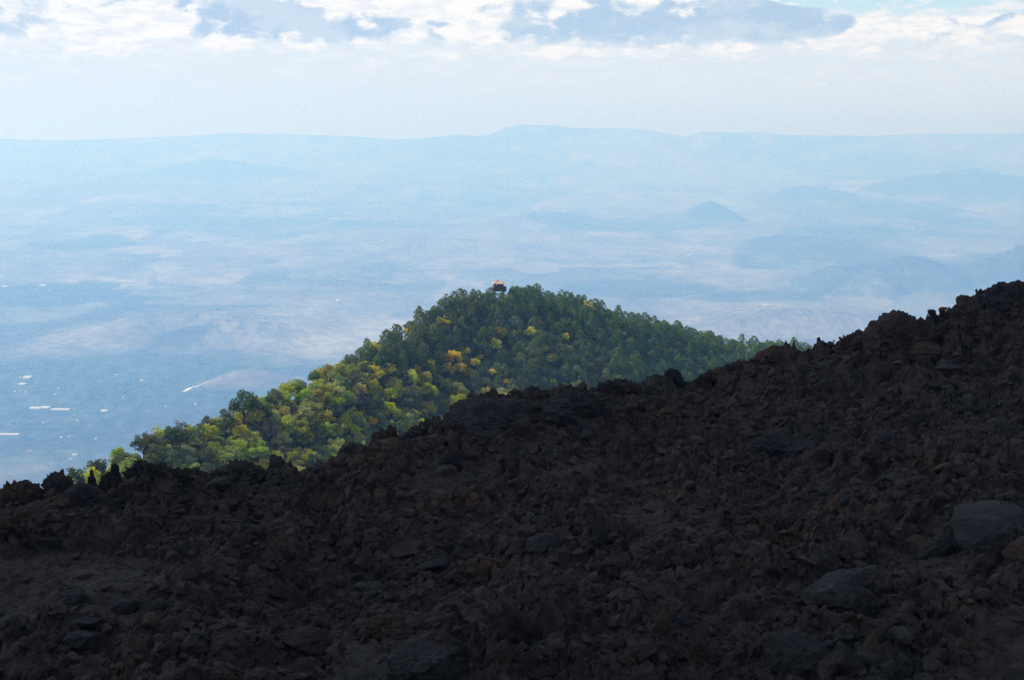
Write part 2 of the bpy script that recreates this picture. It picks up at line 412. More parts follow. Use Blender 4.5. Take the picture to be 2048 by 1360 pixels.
HEROES = [
 ('lava_block', 'jagged black lava block at the far left end of the ridge crest', 'rock', 128, 978, 84, 48, 1, 'dark', dict(rough=.5, spiky=.3, planes=12, cut=.6, sink=.15)),
 ('lava_block', 'small ragged red-brown lava lump on the crest left of all others', 'rock', 35, 1003, 95, 32, 2, 'brown', dict(rough=.5, spiky=.3)),
 ('lava_spire', 'twin-pointed black lava spire just right of the leftmost jagged block', 'rock', 222, 972, 66, 56, 3, 'dark', dict(rough=.5, spiky=.35, taper=.35, planes=12, cut=.6, sink=.2)),
 ('lava_spire', 'thin hooked lava splinter beside the twin-pointed spire', 'rock', 192, 968, 26, 50, 4, 'dark', dict(rough=.5, spiky=.5, taper=.3, lean=(-.15, 0), sink=.4)),
 ('lava_block', 'broad ragged black lava crag below the round green tree', 'rock', 303, 968, 80, 48, 5, 'dark', dict(rough=.6, spiky=.55, planes=10, sink=.25)),
 ('lava_block', 'low knobby lava crag on the crest right of the broad ragged one', 'rock', 358, 966, 56, 30, 6, 'dark', dict(rough=.6, spiky=.5, planes=10, sink=.25)),
 ('boulder', 'smooth rounded dark boulder sitting on the crest before green trees', 'rock', 553, 936, 44, 30, 7, 'dark', dict(rough=.1, spiky=.05, planes=10)),
 ('lava_block', 'bumpy black lava heap under the smooth rounded crest boulder', 'rock', 480, 958, 100, 34, 8, 'rough', dict(rough=.55, spiky=.45, planes=10, sink=.3)),
 ('lava_slab', 'thin overhanging dark slab on the crest below yellow-green bushes', 'rock', 712, 905, 92, 18, 9, 'dark', dict(rough=.3, spiky=.2, rot=(0, -6, 0))),
 ('lava_block', 'lumpy black lava knob rising from the crest before blue-green pines', 'rock', 778, 882, 66, 38, 10, 'rough', dict(rough=.6, spiky=.6, taper=.2, planes=12, cut=.55, sink=.25)),
 ('lava_block', 'dark crumbly lava heap on the crest left of smooth grey hump', 'rock', 868, 862, 110, 30, 11, 'rough', dict(rough=.55, spiky=.4, planes=10, sink=.3)),
 ('lava_hump', 'wide smooth grey lava hump on the crest with ropy skin', 'rock', 985, 850, 200, 74, 12, 'grey', dict(rough=.26, spiky=.18, planes=4, depth=.8, sink=.55)),
 ('lava_hump', 'ribbed grey lava hump right of the wide smooth one', 'rock', 1148, 838, 130, 72, 13, 'grey', dict(rough=.26, spiky=.2, planes=4, depth=.8, sink=.35)),
 ('lava_block', 'brown-topped lava lump behind the ribbed grey hump', 'rock', 1122, 792, 50, 18, 14, 'brown', dict(rough=.4, spiky=.3)),
 ('lava_block', 'ragged dark lava heap on the crest left of lone round knob', 'rock', 1245, 792, 90, 36, 15, 'rough', dict(rough=.55, spiky=.45, planes=10, sink=.3)),
 ('boulder', 'lone round dark knob standing on the crest right of centre', 'rock', 1347, 770, 30, 30, 16, 'dark', dict(rough=.55, spiky=.45, planes=10, sink=.1)),
 ('lava_slab', 'tilted dark slab leaning on the lone round crest knob', 'rock', 1310, 768, 66, 16, 17, 'dark', dict(rough=.3, rot=(0, -12, 0))),
 ('lava_block', 'low wide lava heap between the round knob and brown slab', 'rock', 1440, 762, 74, 26, 18, 'rough', dict(rough=.5, spiky=.3)),
 ('lava_slab', 'long brown slab rising to a pointed right end on crest', 'rock', 1552, 718, 84, 28, 19, 'brown', dict(rough=.35, spiky=.2, rot=(0, -14, 0))),
 ('lava_spire', 'short brown tooth at the tip of the long brown slab', 'rock', 1588, 708, 18, 28, 20, 'brown', dict(rough=.3, taper=.6)),
 ('lava_spire', 'tall thin dark spire leaning left on the crest', 'rock', 1641, 712, 20, 46, 21, 'dark', dict(rough=.3, spiky=.2, taper=.6, lean=(-.14, 0))),
 ('lava_block', 'ragged brown lava block between tall spire and huge rounded boulder', 'rock', 1708, 706, 76, 38, 22, 'brown', dict(rough=.5, spiky=.35)),
 ('boulder', 'huge rounded dark boulder with flat left face on right crest', 'rock', 1792, 718, 122, 88, 23, 'rough', dict(rough=.25, spiky=.12, planes=8, cut=.8)),
 ('lava_block', 'sloping crumbly shoulder on the right side of the huge rounded boulder', 'rock', 1845, 692, 78, 42, 24, 'rough', dict(rough=.5, spiky=.35)),
 ('lava_spire', 'small ragged cone right of the huge rounded boulder', 'rock', 1869, 668, 34, 42, 25, 'dark', dict(rough=.5, spiky=.4, taper=.6)),
 ('lava_spire', 'bent lava horn leaning left below the crag on the right', 'rock', 1892, 656, 17, 36, 26, 'dark', dict(rough=.4, spiky=.3, taper=.45, lean=(-.3, 0))),
 ('lava_crag', 'big broken crag with a steep left face high on right crest', 'rock', 1935, 668, 78, 78, 27, 'rough', dict(rough=.35, spiky=.25, planes=8)),
 ('lava_crag', 'long dark slab climbing to a peak at the upper right edge', 'rock', 2012, 628, 105, 66, 28, 'dark', dict(rough=.3, spiky=.15, planes=9, rot=(0, -14, 0))),
 ('lava_spire', 'squared black tooth between the broken crag and the climbing slab', 'rock', 1958, 622, 34, 50, 29, 'dark', dict(rough=.35, planes=9, sink=.2)),
 ('boulder', 'ochre-stained boulder below the huge rounded boulder', 'rock', 1850, 712, 80, 28, 30, 'brown', dict(rough=.4, spiky=.2)),
 ('boulder', 'ochre-stained broad rock below the broken crag', 'rock', 1950, 668, 90, 26, 31, 'brown', dict(rough=.4, spiky=.2)),
 ('boulder', 'upright dark block with flat face in the upper middle slope', 'rock', 906, 940, 50, 52, 32, 'dark', dict(rough=.12, spiky=.05, planes=9)),
 ('boulder', 'dark pyramid-shaped block in the middle of the slope', 'rock', 1197, 1102, 52, 70, 33, 'dark', dict(rough=.12, spiky=.05, planes=8, taper=.5)),
 ('lava_slab', 'dark slab roofing a black hollow right of the slope middle', 'rock', 1560, 915, 118, 44, 34, 'dark', dict(rough=.3, spiky=.2, rot=(0, -6, 0))),
 ('lava_slab', 'small tilted grey slab on the slope under the overhanging crest slab', 'rock', 694, 975, 50, 26, 35, 'grey', dict(rough=.1, planes=9, rot=(10, -18, 0))),
 ('lava_slab', 'flat grey slab with dark right edge on the upper slope', 'rock', 820, 1012, 84, 18, 36, 'grey', dict(rough=.1, planes=9, rot=(8, -10, 0))),
 ('lava_slab', 'upright brownish slab with black side at bottom centre', 'rock', 1100, 1282, 48, 78, 37, 'rough', dict(rough=.15, planes=9, depth=.4, taper=.2)),
 ('lava_spire', 'thin pale standing plate at bottom centre', 'rock', 1208, 1278, 24, 72, 38, 'grey', dict(rough=.2, planes=9, depth=.5, taper=.3)),
 ('lava_spire', 'narrow dark standing stub left of the smooth grey block', 'rock', 1488, 1248, 24, 58, 39, 'dark', dict(rough=.15, planes=9, taper=.25)),
 ('lava_slab', 'pale-edged slab arching over a black cave at lower right', 'rock', 1680, 1215, 165, 62, 40, 'grey', dict(rough=.2, planes=9, depth=1.1, rot=(-12, -26, 0), sink=-.5)),
 ('boulder', 'black block filling the cave under the pale-edged slab', 'rock', 1712, 1240, 110, 66, 41, 'dark', dict(rough=.15, planes=9)),
 ('lava_hump', 'smooth blue-grey block at lower right with straight joints', 'rock', 1590, 1335, 170, 120, 42, 'grey', dict(rough=.07, spiky=.03, planes=12, cut=.6, rot=(0, -20, 10), sink=.3)),
 ('lava_slab', 'large smooth grey plate tilting over a cave at right edge', 'rock', 2020, 1082, 250, 84, 43, 'grey', dict(rough=.12, spiky=.06, planes=8, cut=.6, depth=1.3, rot=(10, 16, 0), sink=.45)),
 ('boulder', 'black rock in the cave below the large grey plate', 'rock', 1985, 1120, 110, 66, 44, 'dark', dict(rough=.25, planes=9)),
 ('lava_slab', 'narrow pale slab tilted left of the cave at right edge', 'rock', 1872, 1112, 88, 34, 45, 'grey', dict(rough=.15, planes=9, rot=(0, -30, 0))),
 ('boulder', 'large blue-grey boulder at the bottom edge left of centre', 'rock', 850, 1375, 170, 110, 46, 'grey', dict(rough=.2, spiky=.08, planes=8)),
 ('boulder', 'pointed brown boulder right of the large blue-grey boulder', 'rock', 1008, 1340, 72, 62, 47, 'brown', dict(rough=.15, planes=9, taper=.4)),
 ('boulder', 'dark angular block wedged beside the large blue-grey boulder', 'rock', 918, 1322, 60, 44, 48, 'dark', dict(rough=.15, planes=9)),
 ('lava_slab', 'flat grey-brown shelf below the thin standing plate', 'rock', 1130, 1305, 150, 26, 49, 'grey', dict(rough=.12, planes=6, depth=.7)),
 ('lava_slab', 'black slanting slab over a hollow near the lower left corner', 'rock', 152, 1305, 112, 44, 50, 'dark', dict(rough=.2, planes=9, rot=(0, -20, 0))),
 ('lava_slab', 'flat pale slab lying on clinker at lower left', 'rock', 252, 1215, 64, 26, 51, 'grey', dict(rough=.12, planes=9)),
 ('lava_slab', 'long low rough slab at the bottom left of centre', 'rock', 640, 1298, 170, 42, 52, 'rough', dict(rough=.25, spiky=.15, planes=8, depth=.5, rot=(0, 6, 0))),
 ('lava_slab', 'stack of split dark plates on the right middle slope', 'rock', 1482, 1048, 60, 32, 53, 'grey', dict(rough=.2, planes=9, rot=(0, -24, 0))),
 ('lava_slab', 'pale tilted slab above the ash patch on the right slope', 'rock', 1685, 1015, 48, 26, 54, 'grey', dict(rough=.12, planes=9, rot=(0, -30, 0))),
 ('boulder', 'rounded bluish boulder below the cave at lower right', 'rock', 1808, 1302, 66, 62, 55, 'grey', dict(rough=.12, planes=8)),
 ('lava_spire', 'leaning brown rib of lava right of the smooth grey block', 'rock', 1722, 1330, 34, 80, 56, 'brown', dict(rough=.3, planes=8, lean=(.25, 0))),
 ('boulder', 'orange-brown crumbly heap at the bottom left of centre', 'rock', 762, 1275, 74, 44, 57, 'brown', dict(rough=.5, spiky=.3)),
 ('lava_spire', 'tall brown fin at the bottom right of centre', 'rock', 1398, 1330, 44, 96, 58, 'brown', dict(rough=.35, spiky=.2, planes=8, taper=.3)),
 ('lava_spire', 'dark ridge of rock beside the tall brown fin', 'rock', 1325, 1302, 50, 92, 59, 'rough', dict(rough=.35, spiky=.2, planes=8, taper=.3)),
 ('boulder', 'reddish crumbly mound on the slope at the left edge', 'rock', 40, 1085, 120, 80, 60, 'brown', dict(rough=.5, spiky=.3)),
 ('boulder', 'big dark knob under the leftmost jagged crest block', 'rock', 165, 1010, 100, 44, 61, 'dark', dict(rough=.4, spiky=.25)),
]
for nm, lb, ct, px, py, w, h, sd, mt, kw in HEROES:
    hero(nm, lb, ct, px, py, w, h, sd, mt, **kw)

def crest_lumps():
    """a ragged line of clinker blocks along the crest"""
    rng = np.random.RandomState(77)
    protos = []
    for i in range(9):
        d = (0.5, 0.42, 0.38) if i % 3 else (0.34, 0.3, 0.55)
        q, f = rock_shape(300+i, 4, d, planes=10, cut=.6, rough=.5, spiky=.42, taper=0.0 if i % 3 else .4)
        o = mesh_obj('clinker_block', q, f, ML['rough' if i % 2 else 'dark']); protos.append(o)
    used = [False]*9; G = 'loose clinker blocks along the crest of the lava'
    n = 0
    while n < 90:
        px = rng.uniform(-30, 2090); i = rng.randint(9)
        rd, rz = ridge_at((px-CX)/FPX)
        y = float(rd)+rng.uniform(-1.6, 0.5); x = (px-CX)/FPX*y/1.0
        zz = lava_z(np.array([x, x-.25, x+.25, x, x]), np.array([y, y, y, y-.25, y+.25])); z = float(zz.min())-0.06
        if zz.max()-zz.min() > .4: continue
        if used[i]: o = protos[i].copy(); COL.objects.link(o)
        else: o = protos[i]; used[i] = True
        s = 0.3+0.75*rng.rand()**2
        o.location = (x, y, z+0.05*s); o.scale = (s*rng.uniform(.8, 1.3), s, s*rng.uniform(.8, 1.2)); o.rotation_euler = (rng.uniform(-.3, .3), rng.uniform(-.3, .3), rng.uniform(0, 6.3))
        tag(o, 'ragged dark clinker block among the loose ones along the lava crest', 'rock', G); n += 1
    # bigger loose blocks on the open slope
    protos = []
    for i in range(10):
        d = (0.5, 0.42, 0.34) if i % 3 else (0.62, 0.5, 0.18)
        q, f = rock_shape(340+i, 4, d, planes=9, rough=.3 if i % 2 else .14, spiky=.2 if i % 2 else .06)
        o = mesh_obj('loose_block', q, f, ML[('rough', 'dark', 'brown', 'grey', 'rough')[i % 5]]); protos.append(o)
    used = [False]*10; G2 = 'loose blocks scattered over the open lava slope'
    for n in range(150):
        y = rng.uniform(27, 60)**1.0; t = rng.uniform(-.37, .37); i = rng.randint(10)
        rd, rz = ridge_at(t)
        if y > rd-1.5: continue
        x = t*y; z = float(lava_z(np.array([x]), np.array([y]))[0])
        if used[i]: o = protos[i].copy(); COL.objects.link(o)
        else: o = protos[i]; used[i] = True
        s = rng.uniform(0.4, 1.0)**1.3
        o.location = (x, y, z+0.1*s); o.scale = (s, s, s); o.rotation_euler = (rng.uniform(-.5, .5), rng.uniform(-.5, .5), rng.uniform(0, 6.3))
        tag(o, 'loose rough block lying on the open dark lava slope', 'rock', G2)
    for o, u in zip(protos, used):
        if not u: bpy.data.objects.remove(o)
crest_lumps()

def rubble():
    rng = np.random.RandomState(5)
    shapes = [rock_shape(400+i, 2 if i % 3 else 3, (0.5, 0.42, 0.36) if i % 2 else (0.5, 0.36, 0.2), planes=9, cut=.55, rough=.42, spiky=.34) for i in range(12)]
    VS, FS, off = [], [], 0
    N = 16000; t = rng.uniform(-.40, .40, N*2); rd, _ = ridge_at(t); s = rng.uniform(0.42, 1.02, N*2)
    y = s*rd; x = t*y
    keep = (rng.rand(N*2) > sandy(x, y)*0.92) & (rng.rand(N*2) < 0.25+0.75*s)
    x, y = x[keep][:N], y[keep][:N]
    z = lava_z(x, y)
    size = 0.08+0.5*rng.rand(len(x))**4.2
    for i in range(len(x)):
        v, f = shapes[rng.randint(12)] if size[i] > .22 else shapes[(1, 2, 4, 5, 7, 8, 10, 11)[rng.randint(8)]]
        q = (v*size[i])@rotm(rng.uniform(-40, 40), rng.uniform(-40, 40), rng.uniform(0, 360)).T
        q = q+np.array([x[i], y[i], z[i]+size[i]*0.12])
        VS.append(q); FS.append(f+off); off += len(v)
    o = mesh_obj('lava_rubble', np.concatenate(VS), np.concatenate(FS), ML['rough'])
    tag(o, 'countless small sharp clinker stones covering the dark slope', 'rubble', kind='stuff')
rubble()

# ------------------------------------------------------------------ land: flank, plain, far hills
VALLEY = -1400.0
SKYL = [(-400, 279), (0, 277), (200, 275), (400, 270), (430, 267.5), (500, 266), (600, 267.5), (700, 271), (800, 279), (860, 275), (915, 269), (955, 272), (988, 266), (1010, 255), (1040, 248.5), (1105, 250), (1150, 256),
        (1200, 254), (1290, 258), (1330, 266), (1375, 272), (1400, 263), (1440, 264), (1520, 262), (1560, 268), (1620, 269), (1720, 270), (1800, 266), (1880, 262.5), (1960, 263), (2048, 266), (2500, 268)]
_st = np.array([(p[0]-CX)/FPX for p in SKYL]); _sz = np.array([ray(*p)[2]/ray(*p)[1] for p in SKYL])
FAR = 34000.0

def Wpt(px, py, h=None):
    """point of the valley plain seen at a pixel"""
    d = ray(px, py); D = 8000.0
    for _ in range(30):
        zb = plain_level(D if h is None else D)
        D = zb*d[1]/d[2]
    return D*d[0]/d[1], D
def plain_level(y): return VALLEY + 260*sstep(8000, 20000, y)+330*sstep(18000, 30000, y)

# hills standing on the plain: px of peak, py of foot, half width px left/right, height px, sharpness
HILLS = [(1432, 452, 75, 85, 36, 1.2, 1), (415, 368, 190, 240, 32, 1.2, 1), (1830, 592, 230, 160, 50, 1.0, 2), (2060, 592, 160, 200, 62, 1.0, 2), (1745, 600, 110, 90, 30, 1.1, 2), (1985, 405, 260, 240, 34, 1.05, 1),
         (1620, 410, 80, 110, 22, 1.3, 1), (870, 515, 190, 220, 16, 1.1, 0), (1090, 462, 180, 200, 22, 1.3, 0), (500, 790, 140, 130, 30, 1.1, 0), (330, 702, 230, 380, 34, 1.1, 0),
         (1150, 408, 120, 130, 16, 1.3, 0), (1620, 700, 380, 400, 40, 1.1, 0), (60, 350, 190, 180, 14, 1.3, 0), (1240, 330, 220, 250, 14, 1.3, 0), (250, 480, 200, 200, 10, 1.3, 0), (1560, 520, 200, 260, 18, 1.3, 0), (1130, 500, 150, 160, 14, 1.3, 0)]
_hw = []
for (hx, hy, hl, hr, hh, sh, dk) in HILLS:
    X0, Y0 = Wpt(hx, hy-4); s = Y0/FPX
    _hw.append((X0, Y0, hl*s, hr*s, hh*s*1.05, sh, dk))

def hills_h(x, y):
    t = np.zeros_like(x); dk = np.zeros_like(x)
    wx = x+0.06*y*fbm(x/(0.05*y+200), y/(.14*y+400), oct=3, seed=88)*0.25
    for (X0, Y0, L, Rr, H, sh, d) in _hw:
        dx = wx-X0; a = np.where(dx < 0, dx/L, dx/Rr); b = (y-Y0-0.3*(L+Rr))/((L+Rr)*0.42)
        r = np.sqrt(a*a+b*b)
        g = np.clip(1-r, 0, 1)**sh; g = g*(2-g) if sh > 1.25 else g*(1.6-0.6*g)
        t = np.maximum(t, H*g*1.0); 
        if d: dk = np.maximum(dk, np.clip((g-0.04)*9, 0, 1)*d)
    t = t*(1+.38*fbm(x/520, y/800, oct=5, seed=89, ridge=True, rough=.62))
    return t, dk

def land_z(x, y, r=None):
    r = np.hypot(x, y)
    az = np.arctan2(x, y); t = np.tan(np.clip(az, -1.2, 1.2))
    yy = np.where(np.abs(az) < 1.2, np.abs(y), r)
    # mountain flank
    flank = -6.0-0.285*r+14*fbm(x/160, y/160, oct=3, seed=71)*sstep(200, 700, r)
    flank = np.where(r < 75, np.minimum(flank, -3.0-0.45*r), flank)
    lev = plain_level(r)
    amp = 34+75*sstep(8000, 24000, r)+25*sstep(24000, 32000, r)
    rol = fbm(x/2600, y/3600, oct=6, seed=72, rough=0.52); rid = fbm(x/5200, y/8000, oct=5, seed=73, ridge=True, rough=0.5)
    hh, dk = hills_h(x, np.maximum(yy, 100))
    pl = lev+amp*(rol*1.0+0.9*rid)*sstep(4500, 8500, r)+hh*(1+0.10*rol)
    # far skyline
    crest = np.interp(t, _st, _sz)*FAR
    k = sstep(28500, FAR, yy)
    far = crest-8+18*fbm(x/900, y/1500, oct=4, seed=74)
    shoulder = pl*(1-k)+far*k
    z = np.where(yy < FAR, shoulder, np.maximum(far-0.12*(yy-FAR), -1450))
    z = np.where(yy > 28500, z, pl)
    return np.maximum(flank, z), dk, rol, rid

def land_color(x, y, z, dk, rol, rid):
    r = np.hypot(x, y)
    straw = np.array([0.185, 0.182, 0.172]); ochre = np.array([0.172, 0.162, 0.152]); olive = np.array([0.105, 0.12, 0.09]); wood = np.array([0.050, 0.062, 0.050]); green = np.array([0.16, 0.22, 0.10])  # wood is woodland and also the painted shadows of clouds
    # fields: cells stretched and warped
    wx = x+500*fbm(x/1500, y/1500, oct=3, seed=81); wy = y+700*fbm(x/1500+5, y/1500, oct=3, seed=82)
    f1, f2, c1 = worley(wx/620, wy/900, 83); g1, g2, c2 = worley(wx/2100, wy/3000, 84)
    n1 = fbm(x/3800, y/5200, oct=6, seed=85, rough=.58); n2 = fbm(x/700, y/1100, oct=5, seed=86, rough=.6); n3 = fbm(x/9000, y/13000, oct=4, seed=87)
    c = straw[None, None]*np.ones(x.shape+(1,))
    def mixin(c, col, f): return c*(1-f[..., None])+col*f[..., None]
    c = mixin(c, ochre, sstep(.35, .65, c2))
    c = mixin(c, olive, sstep(.0, .25, n1+.25*(c2-.5)+.15*n2)*.85)
    c = mixin(c, green, sstep(.80, .82, c1)*.35*sstep(-.1, .3, n3))
    c = mixin(c, wood, sstep(.86, .88, (c1*7.3) % 1)*.55)
    n4 = fbm(x/260, y/520, oct=4, seed=92, rough=.62)
    c = c*(1+.6*n4)[..., None]
    c = c*(0.72+.56*((c1*3.7) % 1))[..., None]
    c = mixin(c, wood, sstep(.10, .26, n2*.6+n1*.7-.04)*.75)
    # gullies and slopes keep scrub
    c = mixin(c, olive*.7, sstep(.35, .7, rid)*.5)
    # basin at the left: orchards, dotted
    bx, by = Wpt(250, 800)
    bas = np.exp(-(((x-bx+300)/(1750))**2+((y-by)/(1600))**2)**2)*1.0
    dots = sstep(-.25, .35, fbm(x/34, y/90, oct=3, seed=90))
    orch = np.array([.055, .080, .072])*(0.75+.5*dots)[..., None]+np.array([.06, .06, .05])*sstep(.9, .95, (c1*11.1) % 1)[..., None]
    k = (bas > 0)*np.clip(bas*1.6, 0, 1)*(1-.75*sstep(.32, .5, n2+.3*n1))
    k = k*np.where(hills_h(x, y)[0] > 12, .12, 1)
    c = c*(1-k[..., None])+orch*k[..., None]
    # authored tracts, the dark ones painting shadows of clouds as well as woods: px, py, half w px, half h px, colour, strength
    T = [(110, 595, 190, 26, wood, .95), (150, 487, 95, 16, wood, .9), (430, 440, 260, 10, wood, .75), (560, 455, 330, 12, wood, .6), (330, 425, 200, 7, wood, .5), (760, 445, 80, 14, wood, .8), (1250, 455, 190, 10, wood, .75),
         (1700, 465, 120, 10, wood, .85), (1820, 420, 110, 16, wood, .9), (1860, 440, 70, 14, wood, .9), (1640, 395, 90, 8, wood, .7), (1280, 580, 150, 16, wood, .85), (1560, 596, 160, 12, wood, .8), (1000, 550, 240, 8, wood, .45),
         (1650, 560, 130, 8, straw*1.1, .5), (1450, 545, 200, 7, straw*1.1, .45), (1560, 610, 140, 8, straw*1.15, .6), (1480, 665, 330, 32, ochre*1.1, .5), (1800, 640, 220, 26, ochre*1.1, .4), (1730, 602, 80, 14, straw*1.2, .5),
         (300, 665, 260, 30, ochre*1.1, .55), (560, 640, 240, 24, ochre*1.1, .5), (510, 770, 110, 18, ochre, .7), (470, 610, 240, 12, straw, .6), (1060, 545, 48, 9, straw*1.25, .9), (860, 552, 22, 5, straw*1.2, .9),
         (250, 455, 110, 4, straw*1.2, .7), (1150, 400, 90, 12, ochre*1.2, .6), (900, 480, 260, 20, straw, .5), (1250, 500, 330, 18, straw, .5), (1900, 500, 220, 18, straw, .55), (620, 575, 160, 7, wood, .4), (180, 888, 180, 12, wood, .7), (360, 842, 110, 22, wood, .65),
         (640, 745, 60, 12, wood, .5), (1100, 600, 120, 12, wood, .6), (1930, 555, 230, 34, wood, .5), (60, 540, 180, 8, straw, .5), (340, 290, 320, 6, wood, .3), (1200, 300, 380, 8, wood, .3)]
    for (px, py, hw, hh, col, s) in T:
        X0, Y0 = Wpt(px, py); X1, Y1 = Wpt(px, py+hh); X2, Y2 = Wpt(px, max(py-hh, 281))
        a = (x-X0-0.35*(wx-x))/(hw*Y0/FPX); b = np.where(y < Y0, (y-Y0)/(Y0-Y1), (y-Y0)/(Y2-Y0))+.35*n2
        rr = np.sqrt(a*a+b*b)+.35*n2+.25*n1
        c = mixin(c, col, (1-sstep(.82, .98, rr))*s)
    c = mixin(c, wood*1.1, np.clip(dk, 0, 1)*(1-.85*sstep(.12, .2, n2+.1*n1)*(dk > 1.2))*.92)  # dark hills: shade from clouds painted in with the woods
    # braided river bed in the basin
    for pts in ([(368, 786), (380, 778), (420, 768), (462, 754), (478, 748)],):
        P = [Wpt(*p) for p in pts]; dmin = np.full(x.shape, 1e9)
        for (ax, ay), (bx2, by2) in zip(P[:-1], P[1:]):
            ux, uy = bx2-ax, by2-ay; L2 = ux*ux+uy*uy
            tt = np.clip(((x-ax)*ux+(y-ay)*uy)/L2, 0, 1); dmin = np.minimum(dmin, np.hypot(x-ax-tt*ux, y-ay-tt*uy))
        c = mixin(c, np.array([.62, .62, .58]), (1-sstep(7, 15, dmin)))
    flank = sstep(5600, 4700, r)
    c = mixin(c, np.array([.035, .045, .03]), flank)
    return np.clip(c, .01, .9)

def build_land():
    dense = np.linspace(-.40, .40, 1300)
    azd = np.arctan(dense)
    az = np.concatenate([np.linspace(-math.pi, azd[0], 90, endpoint=False), azd, np.linspace(azd[-1], math.pi, 91)[1:]])
    inv = np.linspace(1/5000., 1/29000., 620)
    r = np.concatenate([[0.5, 3, 8, 15, 25, 40, 60, 90], np.geomspace(130, 4900, 70), 1/inv, np.linspace(29150, 33900, 60), [34000, 34100, 34600, 36000, 38000, 41000]])
    A, RR = np.meshgrid(az, r)
    x = RR*np.sin(A); y = RR*np.cos(A)
    z, dk, rol, rid = land_z(x, y)
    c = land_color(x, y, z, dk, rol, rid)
    m, nt, b = principled('land', 1.0, 0.0)
    at = nt.nodes.new('ShaderNodeVertexColor'); at.layer_name = 'Col'
    ge = nt.nodes.new('ShaderNodeNewGeometry')
    n = noise(nt, ge.outputs['Position'], 0.012, 5, 0.7); n2 = noise(nt, ge.outputs['Position'], 0.0025, 4, .6)
    mp = nt.nodes.new('ShaderNodeVectorMath'); mp.operation = 'SCALE'; nt.links.new(at.outputs[0], mp.inputs[0])
    nt.links.new((n.step(.34, .66, .68, 1.32)*n2.step(.36, .64, .82, 1.18)).v, mp.inputs['Scale'])
    nt.links.new(mp.outputs[0], b.inputs['Base Color'])
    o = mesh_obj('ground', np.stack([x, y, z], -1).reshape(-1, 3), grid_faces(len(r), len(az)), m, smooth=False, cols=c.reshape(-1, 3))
    tag(o, kind='structure')
build_land()

# ------------------------------------------------------------------ wooded hill
# crest of the ground: px, py of the ground crest, distance
HC = [(-500, 1300, 300), (-200, 1130, 310), (40, 1018, 330), (120, 985, 340), (200, 950, 350), (300, 905, 370), (400, 880, 390), (500, 832, 420), (560, 802, 440), (640, 768, 465), (730, 728, 500), (800, 680, 530), (870, 640, 565), (950, 610, 595),
      (1000, 605, 608), (1060, 605, 618), (1150, 620, 635), (1250, 650, 650), (1350, 672, 670), (1450, 697, 690), (1540, 710, 700), (1660, 714, 720), (1800, 735, 735), (2000, 760, 750), (2400, 820, 800)]
_ht = np.array([(p[0]-CX)/FPX for p in HC]); _hd = np.array([p[2] for p in HC], float); _hz = np.array([p[2]*ray(p[0], p[1])[2]/ray(p[0], p[1])[1] for p in HC])
def hill_z(x, y):
    t = x/np.maximum(y, 1)
    d = np.interp(t, _ht, _hd); zc = np.interp(t, _ht, _hz)
    s = d-y
    slope = 0.40
    face = zc-slope*(np.sqrt(np.maximum(s, 0)**2+9**2)-9)
    back = zc-0.5*np.maximum(-s, 0)-0.004*np.minimum(s, 0)**2
    return np.where(s > 0, face, back)+1.6*fbm(x/22, y/22, oct=3, seed=95)
def build_hill():
    t = np.linspace(-.55, .48, 320); s = np.linspace(0.5, 1.25, 120)
    T, S = np.meshgrid(t, s); Y = np.interp(T, _ht, _hd)*S; XX = T*Y
    Z = hill_z(XX, Y)
    m = plain_mat('forest_floor', (0.065, 0.078, 0.03), 1.0, 0.0, .5, .15)
    o = mesh_obj('hill', np.stack([XX, Y, Z], -1).reshape(-1, 3), grid_faces(120, 320), m, smooth=True); tag(o, kind='structure')
build_hill()

# ------------------------------------------------------------------ trees
def leaf_mat(name, cols, trans=0.35, shade=0.5):
    m = bpy.data.materials.new(name); m.use_nodes = True; nt = m.node_tree; nt.nodes.clear()
    out = nt.nodes.new('ShaderNodeOutputMaterial'); ge = nt.nodes.new('ShaderNodeNewGeometry'); oi = nt.nodes.new('ShaderNodeObjectInfo')
    rnd = X(nt, ge.outputs['Random Per Island']); orn = X(nt, oi.outputs['Random'])
    c = mixc(nt, rnd, tuple(q*.7 for q in cols[0]), tuple(min(q*1.5, .95) for q in cols[1]))
    n = noise(nt, ge.outputs['Position'], 0.55, 2, .5)
    c = mixc(nt, n.step(.5, .72)*.8, c, cols[2])
    hs = nt.nodes.new('ShaderNodeHueSaturation'); nt.links.new(c, hs.inputs['Color'])
    nt.links.new((orn*0.05+0.475).v, hs.inputs['Hue']); nt.links.new((((orn*7.31).op('FRACT'))*0.6+0.7).v, hs.inputs['Value'])
    nt.links.new((((orn*3.17).op('FRACT'))*0.3+0.8).v, hs.inputs['Saturation'])
    d = nt.nodes.new('ShaderNodeBsdfDiffuse'); t = nt.nodes.new('ShaderNodeBsdfTranslucent'); mx = nt.nodes.new('ShaderNodeMixShader')
    nt.links.new(hs.outputs[0], d.inputs[0]); nt.links.new(hs.outputs[0], t.inputs[0]); mx.inputs[0].default_value = trans
    nt.links.new(d.outputs[0], mx.inputs[1]); nt.links.new(t.outputs[0], mx.inputs[2]); nt.links.new(mx.outputs[0], out.inputs[0])
    return m
